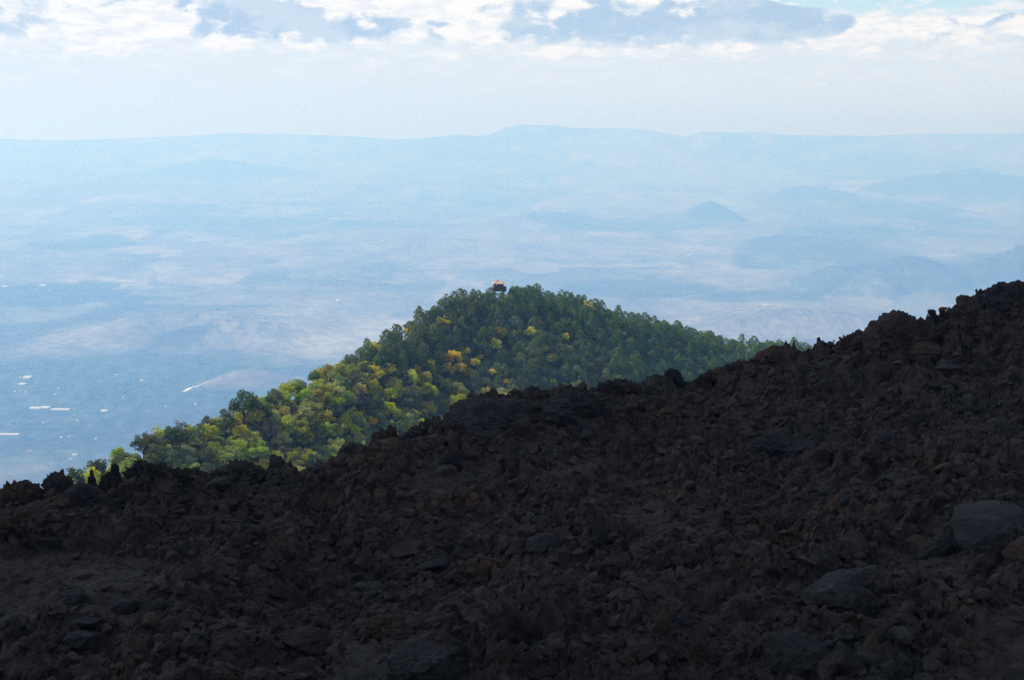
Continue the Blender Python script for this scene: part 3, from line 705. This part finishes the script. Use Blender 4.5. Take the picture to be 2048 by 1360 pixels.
MT = {
 'pine': leaf_mat('pine_needles', ((.07, .10, .030), (.14, .18, .048), (.19, .22, .042)), .28),
 'green': leaf_mat('green_leaves', ((.21, .27, .024), (.30, .37, .036), (.37, .39, .034)), .45),
 'olive': leaf_mat('olive_leaves', ((.26, .27, .022), (.37, .36, .032), (.43, .37, .032)), .45),
 'dark': leaf_mat('dark_green_leaves', ((.06, .09, .024), (.11, .14, .034), (.14, .15, .03)), .35),
 'lime': leaf_mat('yellow_green_leaves', ((.36, .38, .022), (.50, .48, .03), (.58, .46, .03)), .45),
 'yellow': leaf_mat('yellow_leaves', ((.56, .43, .02), (.74, .56, .03), (.74, .46, .03)), .42),
 'rust': leaf_mat('rusty_leaves', ((.50, .37, .025), (.64, .46, .035), (.66, .38, .035)), .4),
 'bare': leaf_mat('thin_brown_twigs', ((.13, .105, .075), (.17, .135, .09), (.15, .14, .07)), .2),
}
BARK = plain_mat('bark', (.055, .045, .038), .95, .1, .3, 2.0)

def tube(pts, rad, n=6):
    V, F = [], []
    pts = [Vector(p) for p in pts]
    for i, p in enumerate(pts):
        a = (pts[min(i+1, len(pts)-1)]-pts[max(i-1, 0)]).normalized()
        u = a.cross(Vector((.3, .9, .2))).normalized(); w = a.cross(u)
        for k in range(n):
            q = p+(u*math.cos(6.2832*k/n)+w*math.sin(6.2832*k/n))*rad[i]; V.append(q[:])
    for i in range(len(pts)-1):
        for k in range(n): F.append([i*n+k, i*n+(k+1) % n, (i+1)*n+(k+1) % n, (i+1)*n+k])
    return V, F
def join(parts):
    V, F = [], []
    for v, f in parts:
        o = len(V); V += list(v); F += [[a+o for a in q] for q in f]
    return V, F

def cards(rng, cen, nor, size, jitter=.6):
    """leaf-sized diamonds at cen, facing roughly nor"""
    n = len(cen); nor = nor+rng.normal(size=(n, 3))*jitter; nor /= np.linalg.norm(nor, axis=1)[:, None]+1e-9
    a = np.cross(nor, rng.normal(size=(n, 3))); a /= np.linalg.norm(a, axis=1)[:, None]+1e-9; b = np.cross(nor, a)
    s = (size*rng.uniform(.6, 1.3, n))[:, None]; e = rng.uniform(.5, .9, n)[:, None]
    V = np.stack([cen-a*s, cen-b*s*e, cen+a*s, cen+b*s*e], 1).reshape(-1, 3)
    return V, np.arange(4*n).reshape(n, 4)

def make_pine(seed, H=8.5, Rr=2.3, name='pine_tree', mat='pine', scrawny=False):
    rng = np.random.RandomState(seed)
    C, N = [], []
    nw = 11 if not scrawny else 8
    for i in range(nw):
        f = (i+.5)/nw; z = H*(.16+.84*f)
        rr = Rr*rng.uniform(.85, 1.15)*(1-f**2.6)**.85*(.95 if f > .12 else .7)+.30
        nb = rng.randint(4, 7) if not scrawny else rng.randint(2, 5)
        a0 = rng.uniform(0, 6.3)
        for k in range(nb):
            a = a0+6.283*k/nb+rng.uniform(-.3, .3); L = rr*rng.uniform(.72, 1.18)
            tip = np.array([math.cos(a)*L, math.sin(a)*L, z+L*.22])
            for q, rad, num in ((1.0, .42, 26), (.62, .40, 16)):
                if scrawny and q < 1: num = 8
                m = int(num*(1 if f < .8 else .7)); c = np.array([tip[0]*q, tip[1]*q, z+L*.22*q-.1])
                d = rng.normal(size=(m, 3)); d /= np.linalg.norm(d, axis=1)[:, None]
                C.append(c+d*rad*np.array([1, 1, .8])*(.4+.6*rng.rand(m, 1)*Rr/2.3)); N.append(d+np.array([0, 0, .35]))
    m = 26; d = rng.normal(size=(m, 3)); d /= np.linalg.norm(d, axis=1)[:, None]
    C.append(np.array([0, 0, H*.97])+d*np.array([.22, .22, .6])); N.append(d)
    C = np.concatenate(C); N = np.concatenate(N)
    V, F = cards(rng, C, N, .17, .7)
    t = empty(name, (0, 0, 0))
    cr = mesh_obj('crown', V, F, MT[mat], t)
    parts = [tube([(0, 0, -1.5), (.04, 0, H*.4), (0, .03, H*.92)], [.20, .14, .04])]
    for i in range(6):
        z = H*(.2+.1*i); a = i*2.4; L = Rr*.7*(1-i*.1)
        parts.append(tube([(0, 0, z), (math.cos(a)*L, math.sin(a)*L, z+L*.25)], [.05, .02], 4))
    v, f = join(parts); tr = mesh_obj('trunk', np.array(v), f, BARK, t)
    KIDS[t.name] = [cr, tr]
    return t

def make_broad(seed, H=8.0, Rr=3.6, mat='green', lobes=54, per=70, leaf=.23, name='broadleaf_tree', thin=1.0):
    rng = np.random.RandomState(seed)
    C, N = [], []
    cz = H*.56; rz = H*.44
    for i in range(lobes):
        while True:
            d = rng.normal(size=3); d /= np.linalg.norm(d)
            if d[2] > -.45: break
        q = rng.uniform(.42, .98)
        c = np.array([d[0]*Rr*q, d[1]*Rr*q, cz+d[2]*rz*q]); r = rng.uniform(.13, .32)*Rr*(1.15-.35*q)
        m = int(per*(r/(.26*Rr))**2*thin)
        dd = rng.normal(size=(m, 3)); dd /= np.linalg.norm(dd, axis=1)[:, None]
        rr = r*(.72+.34*rng.rand(m, 1))*(1+.18*vn(dd[:, 0]*3+i, dd[:, 1]*3, dd[:, 2]*3, seed=seed)[:, None])
        C.append(c+dd*rr*np.array([1, 1, .82])); N.append(dd+np.array([0, 0, .25]))
    C = np.concatenate(C); N = np.concatenate(N)
    V, F = cards(rng, C, N, leaf, 1.0)
    t = empty(name, (0, 0, 0))
    cr = mesh_obj('crown', V, F, MT[mat], t)
    parts = [tube([(0, 0, -1.5), (.06, 0, H*.22), (0, .05, H*.45)], [.26, .2, .12])]
    for i in range(7):
        a = i*2.4+seed; L = Rr*.65; z = H*(.2+.03*i)
        parts.append(tube([(0, 0, z), (math.cos(a)*L*.5, math.sin(a)*L*.5, z+H*.15), (math.cos(a)*L, math.sin(a)*L, z+H*.34)], [.11, .08, .03], 5))
    v, f = join(parts); tr = mesh_obj('trunk', np.array(v), f, BARK, t)
    KIDS[t.name] = [cr, tr]
    return t

PROTO = {'pine': [make_pine(s, 6.2+.75*(s % 4), 2.0+.25*(s % 3), scrawny=(s == 6)) for s in range(1, 8)]}
for k, n in (('green', 3), ('olive', 3), ('dark', 3), ('lime', 2), ('yellow', 2), ('rust', 2), ('bare', 2)):
    PROTO[k] = [make_broad(20+i*7+len(k), 7.6+.6*i, 3.3+.35*i, k, thin=.45 if k == 'bare' else 1.0, lobes=58 if i != 1 else 46) for i in range(n)]
USED = set(); TREES = []
def plant(kind, x, y, s, rng, label, cat, group=None, z=None, idx=None, sink=0.0):
    pr = PROTO[kind]; p = pr[(rng.randint(len(pr)) if idx is None else idx) % len(pr)]
    if p.name in USED: o = copy_tree(p)
    else: o = p; USED.add(p.name)
    if z is None: z = float(hill_z(np.array([x]), np.array([y]))[0])
    o.location = (x, y, z-sink); o.rotation_euler = (0, 0, rng.uniform(0, 6.28)); o.scale = (s, s*rng.uniform(.92, 1.08), s*rng.uniform(.9, 1.12))
    tag(o, label, cat, group); TREES.append((x, y, 2.0 if kind == 'pine' else 3.2*s)); return o

def hill_hit(px, py, off): return march(hill_z, px, py, 250, 800, off)

def plant_all():
    rng = np.random.RandomState(12)
    # trees that stand out, by the centre of the crown
    H = [
     ('pine', 731, 684, 1.0, 'lone dark pine standing clear on the left ridge line'),
     ('pine', 700, 700, .95, 'thin ragged pine just left of the lone ridge pine'),
     ('pine', 690, 720, .7, 'small leaning pine below the thin ragged one on left ridge'),
     ('dark', 488, 815, 1.15, 'tall dark green oak at the step in the left ridge line'),
     ('dark', 452, 840, 1.0, 'dark green oak left of the tallest oak on left ridge'),
     ('pine', 397, 862, .9, 'dark blue-green pine poking above oaks low on left ridge'),
     ('dark', 345, 872, .95, 'broad dark oak left of the low ridge pine'),
     ('dark', 272, 893, .85, 'rounded dark oak near the lower left end of wood'),
     ('green', 222, 920, .7, 'small green tree at the lower left end of the wood'),
     ('lime', 165, 945, .5, 'small yellow-green bush behind the black lava spires'),
     ('lime', 86, 978, .45, 'pale green bush alone behind the leftmost lava crest'),
     ('green', 442, 922, .95, 'round fresh green tree low down just above the lava crest'),
     ('dark', 312, 908, .8, 'bluish dark tree in the lower left of the wood'),
     ('olive', 655, 742, .7, 'brownish olive tree on the ridge left of the thin pines'),
     ('dark', 622, 744, .6, 'small dark bush on the ridge left of the brownish olive tree'),
     ('yellow', 920, 735, .8, 'bright yellow tree between the largest yellow and the orange-topped ones'),
     ('yellow', 950, 725, .6, 'golden tree half hidden right of the largest yellow tree'),
     ('yellow', 985, 745, .5, 'small golden tree between yellow-green ones below the olive trees'),
     ('yellow', 1090, 700, .5, 'golden tree among dark pines left of the lone yellow one'),
     ('yellow', 905, 712, 1.0, 'bright yellow tree, the largest yellow one in the wood centre'),
     ('yellow', 933, 702, .5, 'narrow yellow tree right of the largest yellow one'),
     ('rust', 897, 740, .75, 'orange-topped tree directly below the largest yellow tree'),
     ('rust', 960, 714, .42, 'small orange tree between pines right of the large yellow one'),
     ('yellow', 1129, 676, .62, 'yellow tree among pines right of the hill middle'),
     ('lime', 1130, 692, .5, 'yellow-green tree under the yellow one among pines'),
     ('yellow', 1013, 764, .52, 'small golden tree just above lava, right of centre wood'),
     ('olive', 1000, 668, .95, 'large brown-olive tree high in the middle of the wood'),
     ('lime', 990, 690, .85, 'large yellow-olive tree beneath the large brown-olive one'),
     ('lime', 1060, 665, .7, 'yellow-olive tree right of the large brown-olive tree'),
     ('lime', 1105, 715, .75, 'olive-yellow tree rising among dark pines, right of centre'),
     ('olive', 1075, 612, .42, 'small olive-yellow tree near the top right of the tower'),
     ('yellow', 970, 650, .22, 'tiny yellow tree among pines below the tower'),
     ('lime', 1150, 690, .4, 'slim yellow-green tree right of the yellow tree among pines'),
     ('yellow', 1247, 668, .38, 'small yellow tree on the upper right pine slope'),
     ('yellow', 1340, 700, .40, 'small golden tree low on the right pine slope'),
     ('yellow', 1348, 665, .36, 'small yellow tree near the crest of right pine slope'),
     ('yellow', 1495, 690, .45, 'golden tree at the far right end of the wood'),
     ('lime', 1388, 740, .4, 'yellow-green bush in front of pines above right lava crest'),
     ('lime', 1192, 770, .38, 'faint yellow-green bush above the ragged lava heap'),
     ('yellow', 812, 660, .45, 'yellow tree near the ridge left of the pines'),
     ('yellow', 745, 845, .5, 'yellow tree near the lava crest below the green slope'),
     ('yellow', 938, 805, .42, 'small yellow tree just above the lava crest, centre'),
     ('lime', 952, 805, .5, 'yellow-green tree beside the small yellow one above lava'),
     ('lime', 940, 745, .7, 'light yellow-green tree right of the orange-topped one'),
     ('lime', 970, 765, .55, 'yellow-green tree lower right of the light yellow-green one'),
     ('lime', 890, 765, .7, 'bushy yellow-green tree below the orange-topped tree'),
     ('lime', 835, 740, .55, 'yellow-green tree in a gap left of the orange-topped tree'),
     ('lime', 780, 790, .75, 'broad yellow-tinged tree left of the dark pine gully'),
     ('olive', 800, 830, .55, 'olive tree just above the crest knob'),
     ('yellow', 640, 855, .35, 'little orange-yellow treetop in the lower green slope'),
     ('yellow', 500, 905, .33, 'little orange bush above the round green tree'),
     ('bare', 540, 860, .85, 'thin greyish brown tree half bare on lower left slope'),
     ('bare', 570, 905, .7, 'bare twiggy tree behind the smooth rounded crest boulder'),
     ('bare', 765, 755, .5, 'brown half-bare tree beside dark pines mid left'),
     ('lime', 720, 875, .65, 'yellow-green bushy tree right above the overhanging crest slab'),
    ]
    off = {'pine': 5.5}
    for (k, px, py, s, lb) in H:
        P = hill_hit(px, py, off.get(k, 4.6)*s)
        if P is None:                                      # on the skyline: stand it on the crest
            t = (px-CX)/FPX; D = float(np.interp(t, _ht, _hd)); P = np.array([t*D, D, 0])
        x, y = P[0], P[1]
        # keep the treetop where the photograph has it
        plant(k, x, y, s, rng, lb, 'tree', 'trees of the wooded hill', idx=rng.randint(9))
    heroes = len(TREES)
    HP = np.array([[px, py, (2.1 if k == 'pine' else 3.5)*s*FPX/(y+1e-6)] for (k, px, py, s, lb), (xx, y, q) in zip(H, TREES)])
    HY = np.array([q[1] for q in TREES])
    # the wood itself
    cand = []
    D0 = 300.0
    while D0 < 745:
        near = (D0 < 480)
        step = 3.6 if D0 > 440 else 3.1
        ts = np.arange(-.36, .26, step/D0)
        for t in ts:
            cand.append((t+rng.uniform(-.45, .45)*step/D0, D0+rng.uniform(-.45, .45)*step))
        D0 += step*.92
    t = np.array([c[0] for c in cand]); y = np.array([c[1] for c in cand]); x = t*y; z = hill_z(x, y)
    dc = np.interp(t, _ht, _hd)
    px, py = proj(x, y, z+5.5); pxt, pyt = proj(x, y, z+8)
    # crest of the lava in front
    lav = np.interp(px, [p[0] for p in RIDGE], [p[1] for p in RIDGE])
    ok = (y < dc+16) & (pyt < lav+4) & (px > 60) & (px < 1720)
    clear = (np.abs(px-998) < 16) & (pyt < 583)                    # the tower stands in a small clearing
    for (hx, hy, hr), yy in zip(HP, HY):
        clear |= (y < yy+1) & (np.abs(px-hx) < hr*1.0) & (pyt < hy+hr*.45) & (py > hy-hr*1.5)
    ok &= ~clear
    t, x, y, z, px, py, dc = [q[ok] for q in (t, x, y, z, px, py, dc)]
    # how broadleaved: lower left of a line through the photograph's wood
    line = np.interp(px, [60, 600, 700, 800, 900, 1000, 1150, 1300, 1700], [600, 700, 715, 720, 735, 775, 850, 900, 900])
    bl = sstep(-30, 30, (py-line)+25*fbm(x/25, y/25, oct=2, seed=99))
    taken = list(TREES); chosen = []
    order = rng.permutation(len(x))
    broad = []; pines = []
    grid = {}
    def far_enough(X, Y, r):
        gx, gy = int(X//8), int(Y//8)
        for i in (-1, 0, 1):
            for j in (-1, 0, 1):
                for (a, b, q) in grid.get((gx+i, gy+j), ()):
                    if (a-X)**2+(b-Y)**2 < (0.56*(r+q))**2: return False
        return True
    def put(X, Y, r): grid.setdefault((int(X//8), int(Y//8)), []).append((X, Y, r))
    for (a, b, q) in taken: put(a, b, q*.9)
    for i in order:
        isb = rng.rand() < (.04+.90*bl[i])
        s = rng.uniform(.54, .95) if isb else rng.uniform(.75, 1.1)
        s *= 1.0 if isb else 1.0
        r = 3.3*s if isb else 2.1*s
        if not far_enough(x[i], y[i], r): continue
        put(x[i], y[i], r)
        (broad if isb else pines).append((i, s))
    print('TREES pines', len(pines), 'broad', len(broad), 'heroes', heroes)
    broad.sort(key=lambda q: y[q[0]]/q[1])                     # those that show largest first
    cap = 296-sum(1 for h in H if h[0] != 'pine')
    far_broad = broad[cap:]; broad = broad[:cap]
    for i, s in broad:
        X, Y, q = px[i], py[i], rng.rand()
        if X < 420: k = 'dark' if q < .35 else 'green' if q < .75 else 'olive' if q < .92 else 'bare'
        elif X < 800: k = 'olive' if q < .40 else 'green' if q < .80 else 'dark' if q < .87 else 'lime' if q < .95 else 'bare' if q < .98 else 'yellow'
        else: k = 'olive' if q < .35 else 'green' if q < .60 else 'lime' if q < .80 else 'yellow' if q < .86 else 'dark'
        zone = 'on the lower left slope' if X < 420 else 'on the open left slope' if X < 800 else 'between the pines of the hill'
        cw = {'dark': 'dark green', 'green': 'mid green', 'olive': 'olive green', 'bare': 'thin brown half-bare', 'lime': 'yellow-green', 'yellow': 'golden yellow'}[k]
        plant(k, x[i], y[i], s, rng, '%s broadleaf tree among the others %s' % (cw, zone), 'tree', '%s broadleaf trees %s' % (cw, zone))
    pines.sort(key=lambda q: y[q[0]])
    rest = pines[285:]; pines = pines[:285]
    for i, s in pines:
        X = px[i]
        zone = 'on the left shoulder of the hill' if X < 850 else 'around and below the summit' if X < 1100 else 'on the right flank of the hill'
        plant('pine', x[i], y[i], s, rng, 'dark blue-green pine in the dense wood '+zone, 'pine tree', 'pines '+zone)
    def mass(items, name, label, kinds):
        VS, FS, MI, off = [], [], [], 0
        for i, s in items:
            ki = rng.randint(len(kinds)); pr = PROTO[kinds[ki]]; p = pr[rng.randint(len(pr))]; cr = KIDS[p.name][0].data
            v = np.empty(len(cr.vertices)*3, np.float32); cr.vertices.foreach_get('co', v); v = v.reshape(-1, 3)
            q = (v*s*np.array([1, 1, rng.uniform(.9, 1.12)]))@rotm(0, 0, rng.uniform(0, 360)).T+np.array([x[i], y[i], z[i]])
            VS.append(q); FS.append(np.arange(len(v)).reshape(-1, 4)+off); MI.append(np.full(len(v)//4, ki, np.int32)); off += len(v)
        o = mesh_obj(name, np.concatenate(VS), np.concatenate(FS), [MT[k] for k in kinds])
        o.data.polygons.foreach_set('material_index', np.concatenate(MI)); tag(o, label, 'woodland', kind='stuff')
    if rest: mass(rest, 'pine_wood', 'distant dark pines massed along the far crest of the hill', ['pine'])
    if far_broad: mass(far_broad, 'broadleaf_wood', 'small distant broadleaf trees massed between the pines high on the hill', ['green', 'olive', 'lime', 'green'])
    for k, pr in PROTO.items():
        for p in pr:
            if p.name not in USED:
                for c in KIDS[p.name]: bpy.data.objects.remove(c)
                bpy.data.objects.remove(p)
plant_all()

# ------------------------------------------------------------------ watchtower
def box(cx, cy, cz, sx, sy, sz):
    v = [(cx+a*sx/2, cy+b*sy/2, cz+c*sz/2) for c in (-1, 1) for b in (-1, 1) for a in (-1, 1)]
    return v, [[0, 2, 3, 1], [4, 5, 7, 6], [0, 1, 5, 4], [2, 6, 7, 3], [0, 4, 6, 2], [1, 3, 7, 5]]
def beam(a, b, w):
    a = Vector(a); b = Vector(b); d = (b-a).normalized(); u = d.cross(Vector((0.02, 0.05, 1)) if abs(d.z) < .95 else Vector((1, 0, 0))).normalized(); v = d.cross(u)
    V = [(p+u*i*w/2+v*j*w/2)[:] for p in (a, b) for i, j in ((-1, -1), (1, -1), (1, 1), (-1, 1))]
    return V, [[0, 1, 2, 3], [7, 6, 5, 4], [0, 4, 5, 1], [1, 5, 6, 2], [2, 6, 7, 3], [3, 7, 4, 0]]
def part(name, parts, mat, parent):
    v, f = join(parts); return mesh_obj(name, np.array(v), f, mat, parent)

def watchtower():
    D = 604.0; d = ray(997, 580); s = D/d[1]
    deck_z = s*d[2]; X0 = s*d[0]
    g = float(hill_z(np.array([X0]), np.array([D]))[0])
    t = empty('watchtower', (X0, D, g), R(8))
    h = deck_z-g                                      # deck height over ground
    wood = plain_mat('dark_timber', (.060, .038, .030), .85, .2, .3, 1.5); wall = plain_mat('red_brown_boards', (.085, .050, .040), .85, .2, .25, 2.5)
    m, nt, b = principled('roof_tiles', .8, .2); tc = nt.nodes.new('ShaderNodeTexCoord')
    n = noise(nt, tc.outputs['Object'], 1.8, 3, .6); c = mixc(nt, n.step(.38, .6), (.30, .17, .11), (.55, .40, .29)); nt.links.new(c, b.inputs['Base Color'])
    tile = m
    w = 1.95                                           # half width of the cabin
    part('deck', [box(.25, 0, -.1, 5.6, 5.0, .22)]+[beam((-2.4, y, -.3), (2.9, y, -.3), .2) for y in (-2, 0, 2)], wood, t).location = (0, 0, h)
    # board parapet round the deck
    par = part('parapet', [box(.25, -2.42, .62, 5.4, .10, 1.15), box(.25, 2.42, .62, 5.4, .10, 1.15), box(-2.5, 0, .62, .10, 4.7, 1.15), box(3.0, 0, .78, .10, 4.7, 1.45)], wall, t); par.location = (0, 0, h)
    # cabin: four walls with openings, so one looks through
    H0, H1 = .02, 2.75
    walls = []
    for sgn in (-1, 1):
        yy = sgn*w
        walls += [box(0, yy, .85, 2*w, .12, 1.66), box(0, yy, 2.62, 2*w, .12, .26), box(-1.62, yy, 2.08, .66, .12, .82), box(.72, yy, 2.08, 2.46, .12, .82)]
    for sgn in (-1, 1):
        xx = sgn*(w-.06)
        walls += [box(xx, 0, .85, .12, 2*w-.13, 1.66), box(xx, 0, 2.62, .12, 2*w-.13, .26), box(xx, -1.5, 2.08, .12, .85, .82), box(xx, 1.5, 2.08, .12, .85, .82)]
    cab = part('cabin', walls, wall, t); cab.location = (0, 0, h)
    wf = part('window_frame', [box(-.9, -w-.07, 1.66, .9, .05, .07), box(-.9, -w-.07, 2.5, .9, .05, .07), box(-1.32, -w-.07, 2.08, .07, .05, .78), box(-.48, -w-.07, 2.08, .07, .05, .78)], wood, cab)
    # hipped roof
    e = 2.62; zt = 2.78; ap = 1.45
    V = [(-e, -e, zt), (e, -e, zt), (e, e, zt), (-e, e, zt), (0, 0, zt+ap), (-e, -e, zt-.14), (e, -e, zt-.14), (e, e, zt-.14), (-e, e, zt-.14)]
    F = [[0, 1, 4], [1, 2, 4], [2, 3, 4], [3, 0, 4], [0, 5, 6, 1], [1, 6, 7, 2], [2, 7, 8, 3], [3, 8, 5, 0], [8, 7, 6, 5]]
    hips = []
    rf = mesh_obj('roof', np.array(V), F, tile, t); rf.location = (0, 0, h)
    part('ridge_cap', [beam((sx*e, sy*e, zt+.05), (0, 0, zt+ap+.06), .16) for sx in (-1, 1) for sy in (-1, 1)], tile, rf)
    for sx in (-1.75, 1.75):
        for sy in (-1.75, 1.75):
            part('post', [beam((sx*1.15, sy*1.15, -1), (sx, sy, h-.4), .34)], wood, t)
    br = []
    for sy in (-1.8, 1.8):
        br += [beam((-1.8, sy, h-1.5), (1.8, sy, h-1.5), .2), beam((-1.7, sy, h-1.6), (0, sy, h-2.5), .18), beam((1.7, sy, h-1.6), (0, sy, h-2.5), .18),
               beam((-1.9, sy, h-6.2), (1.9, sy, h-3.0), .16), beam((1.9, sy, h-6.2), (-1.9, sy, h-3.0), .16)]
    for sx in (-1.8, 1.8):
        br += [beam((sx, -1.8, h-1.5), (sx, 1.8, h-1.5), .2), beam((sx, -1.9, h-6.2), (sx, 1.9, h-3.0), .16)]
    part('cross_brace', br, wood, t)
    part('deck_strut', [beam((1.85, y, h-1.3), (2.9, y, h-.35), .18) for y in (-1.8, 0, 1.8)]+[beam((-1.85, y, h-1.2), (-2.4, y, h-.35), .18) for y in (-1.8, 1.8)], wood, t)
    st = part('stair_landing', [box(-2.6, -.6, h-2.1, 1.9, 1.6, .14), box(-2.6, -1.4, h-1.6, 1.9, .06, .12), box(-3.5, -1.4, h-1.8, .09, .09, .7)], wood, t)
    part('stair', [beam((-2.2, -.6, h-2.1), (-3.6, 2.4, 0), .22), beam((-3.0, -.6, h-2.1), (-4.4, 2.4, 0), .22)], wood, t)
    tag(t, 'small wooden watchtower with tan hipped roof rising from the hilltop pines', 'watchtower')
watchtower()

# ------------------------------------------------------------------ buildings far below on the plain
def buildings():
    white = plain_mat('white_render', (.42, .41, .39), .7, .3, .05, .02); plastic = plain_mat('greenhouse_plastic', (.52, .53, .53), .4, .5, .05, .02); red = plain_mat('terracotta', (.42, .20, .13), .9, .1, .2, .05); tan = plain_mat('tan_render', (.55, .45, .36), .9, .1, .1, .02)
    rng = np.random.RandomState(3)
    def at(px, py):
        x, y = Wpt(px, py); z = float(land_z(np.array([x]), np.array([y]))[0][0])
        for _ in range(6):
            d = ray(px, py); y = y+(z*d[1]/d[2]-y)*.6; x = y*d[0]/d[1]; z = float(land_z(np.array([x]), np.array([y]))[0][0])
        return x, y, z
    def shed(px, py, wpx, dep, h, mats, lb, cat, name, group=None, rz=0, bays=1):
        x, y, z = at(px, py); W = wpx*y/FPX
        t = empty(name, (x, y, z), rz)
        part('wall', [box(0, 0, h/2-1, W, dep, h+2)], mats[0], t)
        V, F = [], []
        nb = max(1, bays); bd = dep/nb
        for i in range(nb):
            y0 = -dep/2+i*bd; y1 = y0+bd; o = len(V)
            V += [(-W/2-1, y0-.01, h), (W/2+1, y0-.01, h), (W/2+1, y1, h), (-W/2-1, y1, h), (-W/2-1, (y0+y1)/2, h+bd*.25), (W/2+1, (y0+y1)/2, h+bd*.25)]
            F += [[o, o+1, o+5, o+4], [o+3, o+4, o+5, o+2], [o, o+4, o+3], [o+1, o+2, o+5]]
        mesh_obj('roof', np.array(V), F, mats[1], t)
        tag(t, lb, cat, group)
    shed(12, 871, 52, 30, 7, (plastic, plastic), 'long bright white greenhouse at the left edge of the plain', 'greenhouse', 'greenhouse', bays=3)
    shed(71, 818, 20, 45, 7, (plastic, plastic), 'white greenhouse block in a row, leftmost of three', 'greenhouse', 'greenhouse', bays=3)
    shed(91, 817, 17, 45, 7, (plastic, plastic), 'white greenhouse block in a row, middle of three', 'greenhouse', 'greenhouse', bays=3)
    shed(121, 821, 37, 36, 7, (plastic, plastic), 'longest white greenhouse, rightmost in a row of three', 'greenhouse', 'greenhouse', bays=3)
    shed(56, 757, 14, 60, 8, (white, plastic), 'white shed alone in the orchards of the left plain', 'shed', 'farm_shed', bays=2)
    shed(209, 824, 13, 35, 7, (white, plastic), 'small white shed right of the greenhouse row', 'shed', 'farm_shed', bays=2)
    shed(45, 770, 12, 40, 7, (white, plastic), 'white shed just below the lone orchard shed', 'shed', 'farm_shed', bays=2)
    shed(150, 912, 10, 20, 6, (white, white), 'small white house right above the black lava spires', 'house', 'farmhouse')
    shed(59, 904, 10, 14, 6, (tan, red), 'red-roofed house low on the plain at far left', 'house', 'farmhouse')
    for i in range(34):
        px = rng.uniform(5, 520); py = rng.uniform(745, 935)
        if py > 1010-.42*px-12: continue
        k = rng.rand() < .45
        shed(px, py, rng.uniform(2.5, 5), rng.uniform(10, 18), rng.uniform(5, 7), (tan, red) if k else (white, white), 'tiny red-roofed farmhouse scattered among the valley orchards' if k else 'tiny white farmhouse scattered among the valley orchards',
             'house', 'farmhouse', 'red-roofed farmhouses in the valley' if k else 'white farmhouses in the valley', rng.uniform(-.4, .4))
    for (px, py, w) in ((676, 603, 7), (86, 573, 12), (10, 575, 10), (1378, 511, 6), (1825, 459, 4), (1530, 612, 6)):
        shed(px, py, w, 60, 9, (white, plastic), 'bright white farm sheds glinting far out on the hazy plain', 'shed', 'farm_shed', 'white sheds far out on the plain', bays=2)
buildings()

# ------------------------------------------------------------------ an added cloud, out of view high to the left, to shade the lava
def shade_cloud_over(gx, gy, gz, rx, ry, H, seed, label):
    k = (H-gz)/SUN_DIR.z
    c = Vector((gx, gy, gz))+SUN_DIR*k
    m = bpy.data.materials.get('cloud_white')
    if not m:
        m, nt, b = principled('cloud_white', 1.0, 0.0); b.inputs['Base Color'].default_value = (.93, .93, .93, 1)
    V, F, off = [], [], 0
    rng = np.random.RandomState(seed); v0, f0 = ICO[3]
    spots = [(0, 0, 1.0)]+[(rng.uniform(-.75, .75), rng.uniform(-.7, .7), rng.uniform(.25, .5)) for _ in range(26)]
    for (a, b, s) in spots:
        if s < 1 and a*a+b*b > .75: continue
        r = np.array([rx*s, ry*s, min(rx, ry)*(.22 if s == 1 else s*.75)])
        p = v0*(1+.22*fbm(v0[:, 0]*2+a*9, v0[:, 1]*2+b*9, v0[:, 2]*2, oct=4, seed=seed)[:, None])
        q = p*r+np.array([a*rx, b*ry, 0]); q[:, 2] = np.where(q[:, 2] < 0, q[:, 2]*.15, q[:, 2])
        V.append(q); F.append(f0+off); off += len(v0)
    o = mesh_obj('cloud', np.concatenate(V), np.concatenate(F), m, smooth=True); o.location = c
    tag(o, label, 'cloud', kind='structure')
shade_cloud_over(5, 40, -9, 150, 120, 760, 7, 'low white cumulus drifting beside the lava field')

# ------------------------------------------------------------------ haze
def haze():
    x0, x1, y0, y1, z0, z1 = -42000, 42000, -42000, 42000, -1700, 330
    v, f = box((x0+x1)/2, (y0+y1)/2, (z0+z1)/2, x1-x0, y1-y0, z1-z0)
    m = bpy.data.materials.new('haze_air'); m.use_nodes = True; nt = m.node_tree; nt.nodes.clear()
    out = nt.nodes.new('ShaderNodeOutputMaterial'); pv = nt.nodes.new('ShaderNodeVolumePrincipled')
    pv.inputs['Color'].default_value = (0.215, 0.475, 1.0, 1); pv.inputs['Density'].default_value = 1.5e-4
    pv.inputs['Anisotropy'].default_value = 0.25; pv.inputs['Absorption Color'].default_value = (.87, .87, .87, 1)
    nt.links.new(pv.outputs[0], out.inputs['Volume'])
    o = mesh_obj('haze', np.array(v, float), f, m); tag(o, kind='stuff', label='pale blue summer haze filling the air over the plain', cat='haze')
haze()
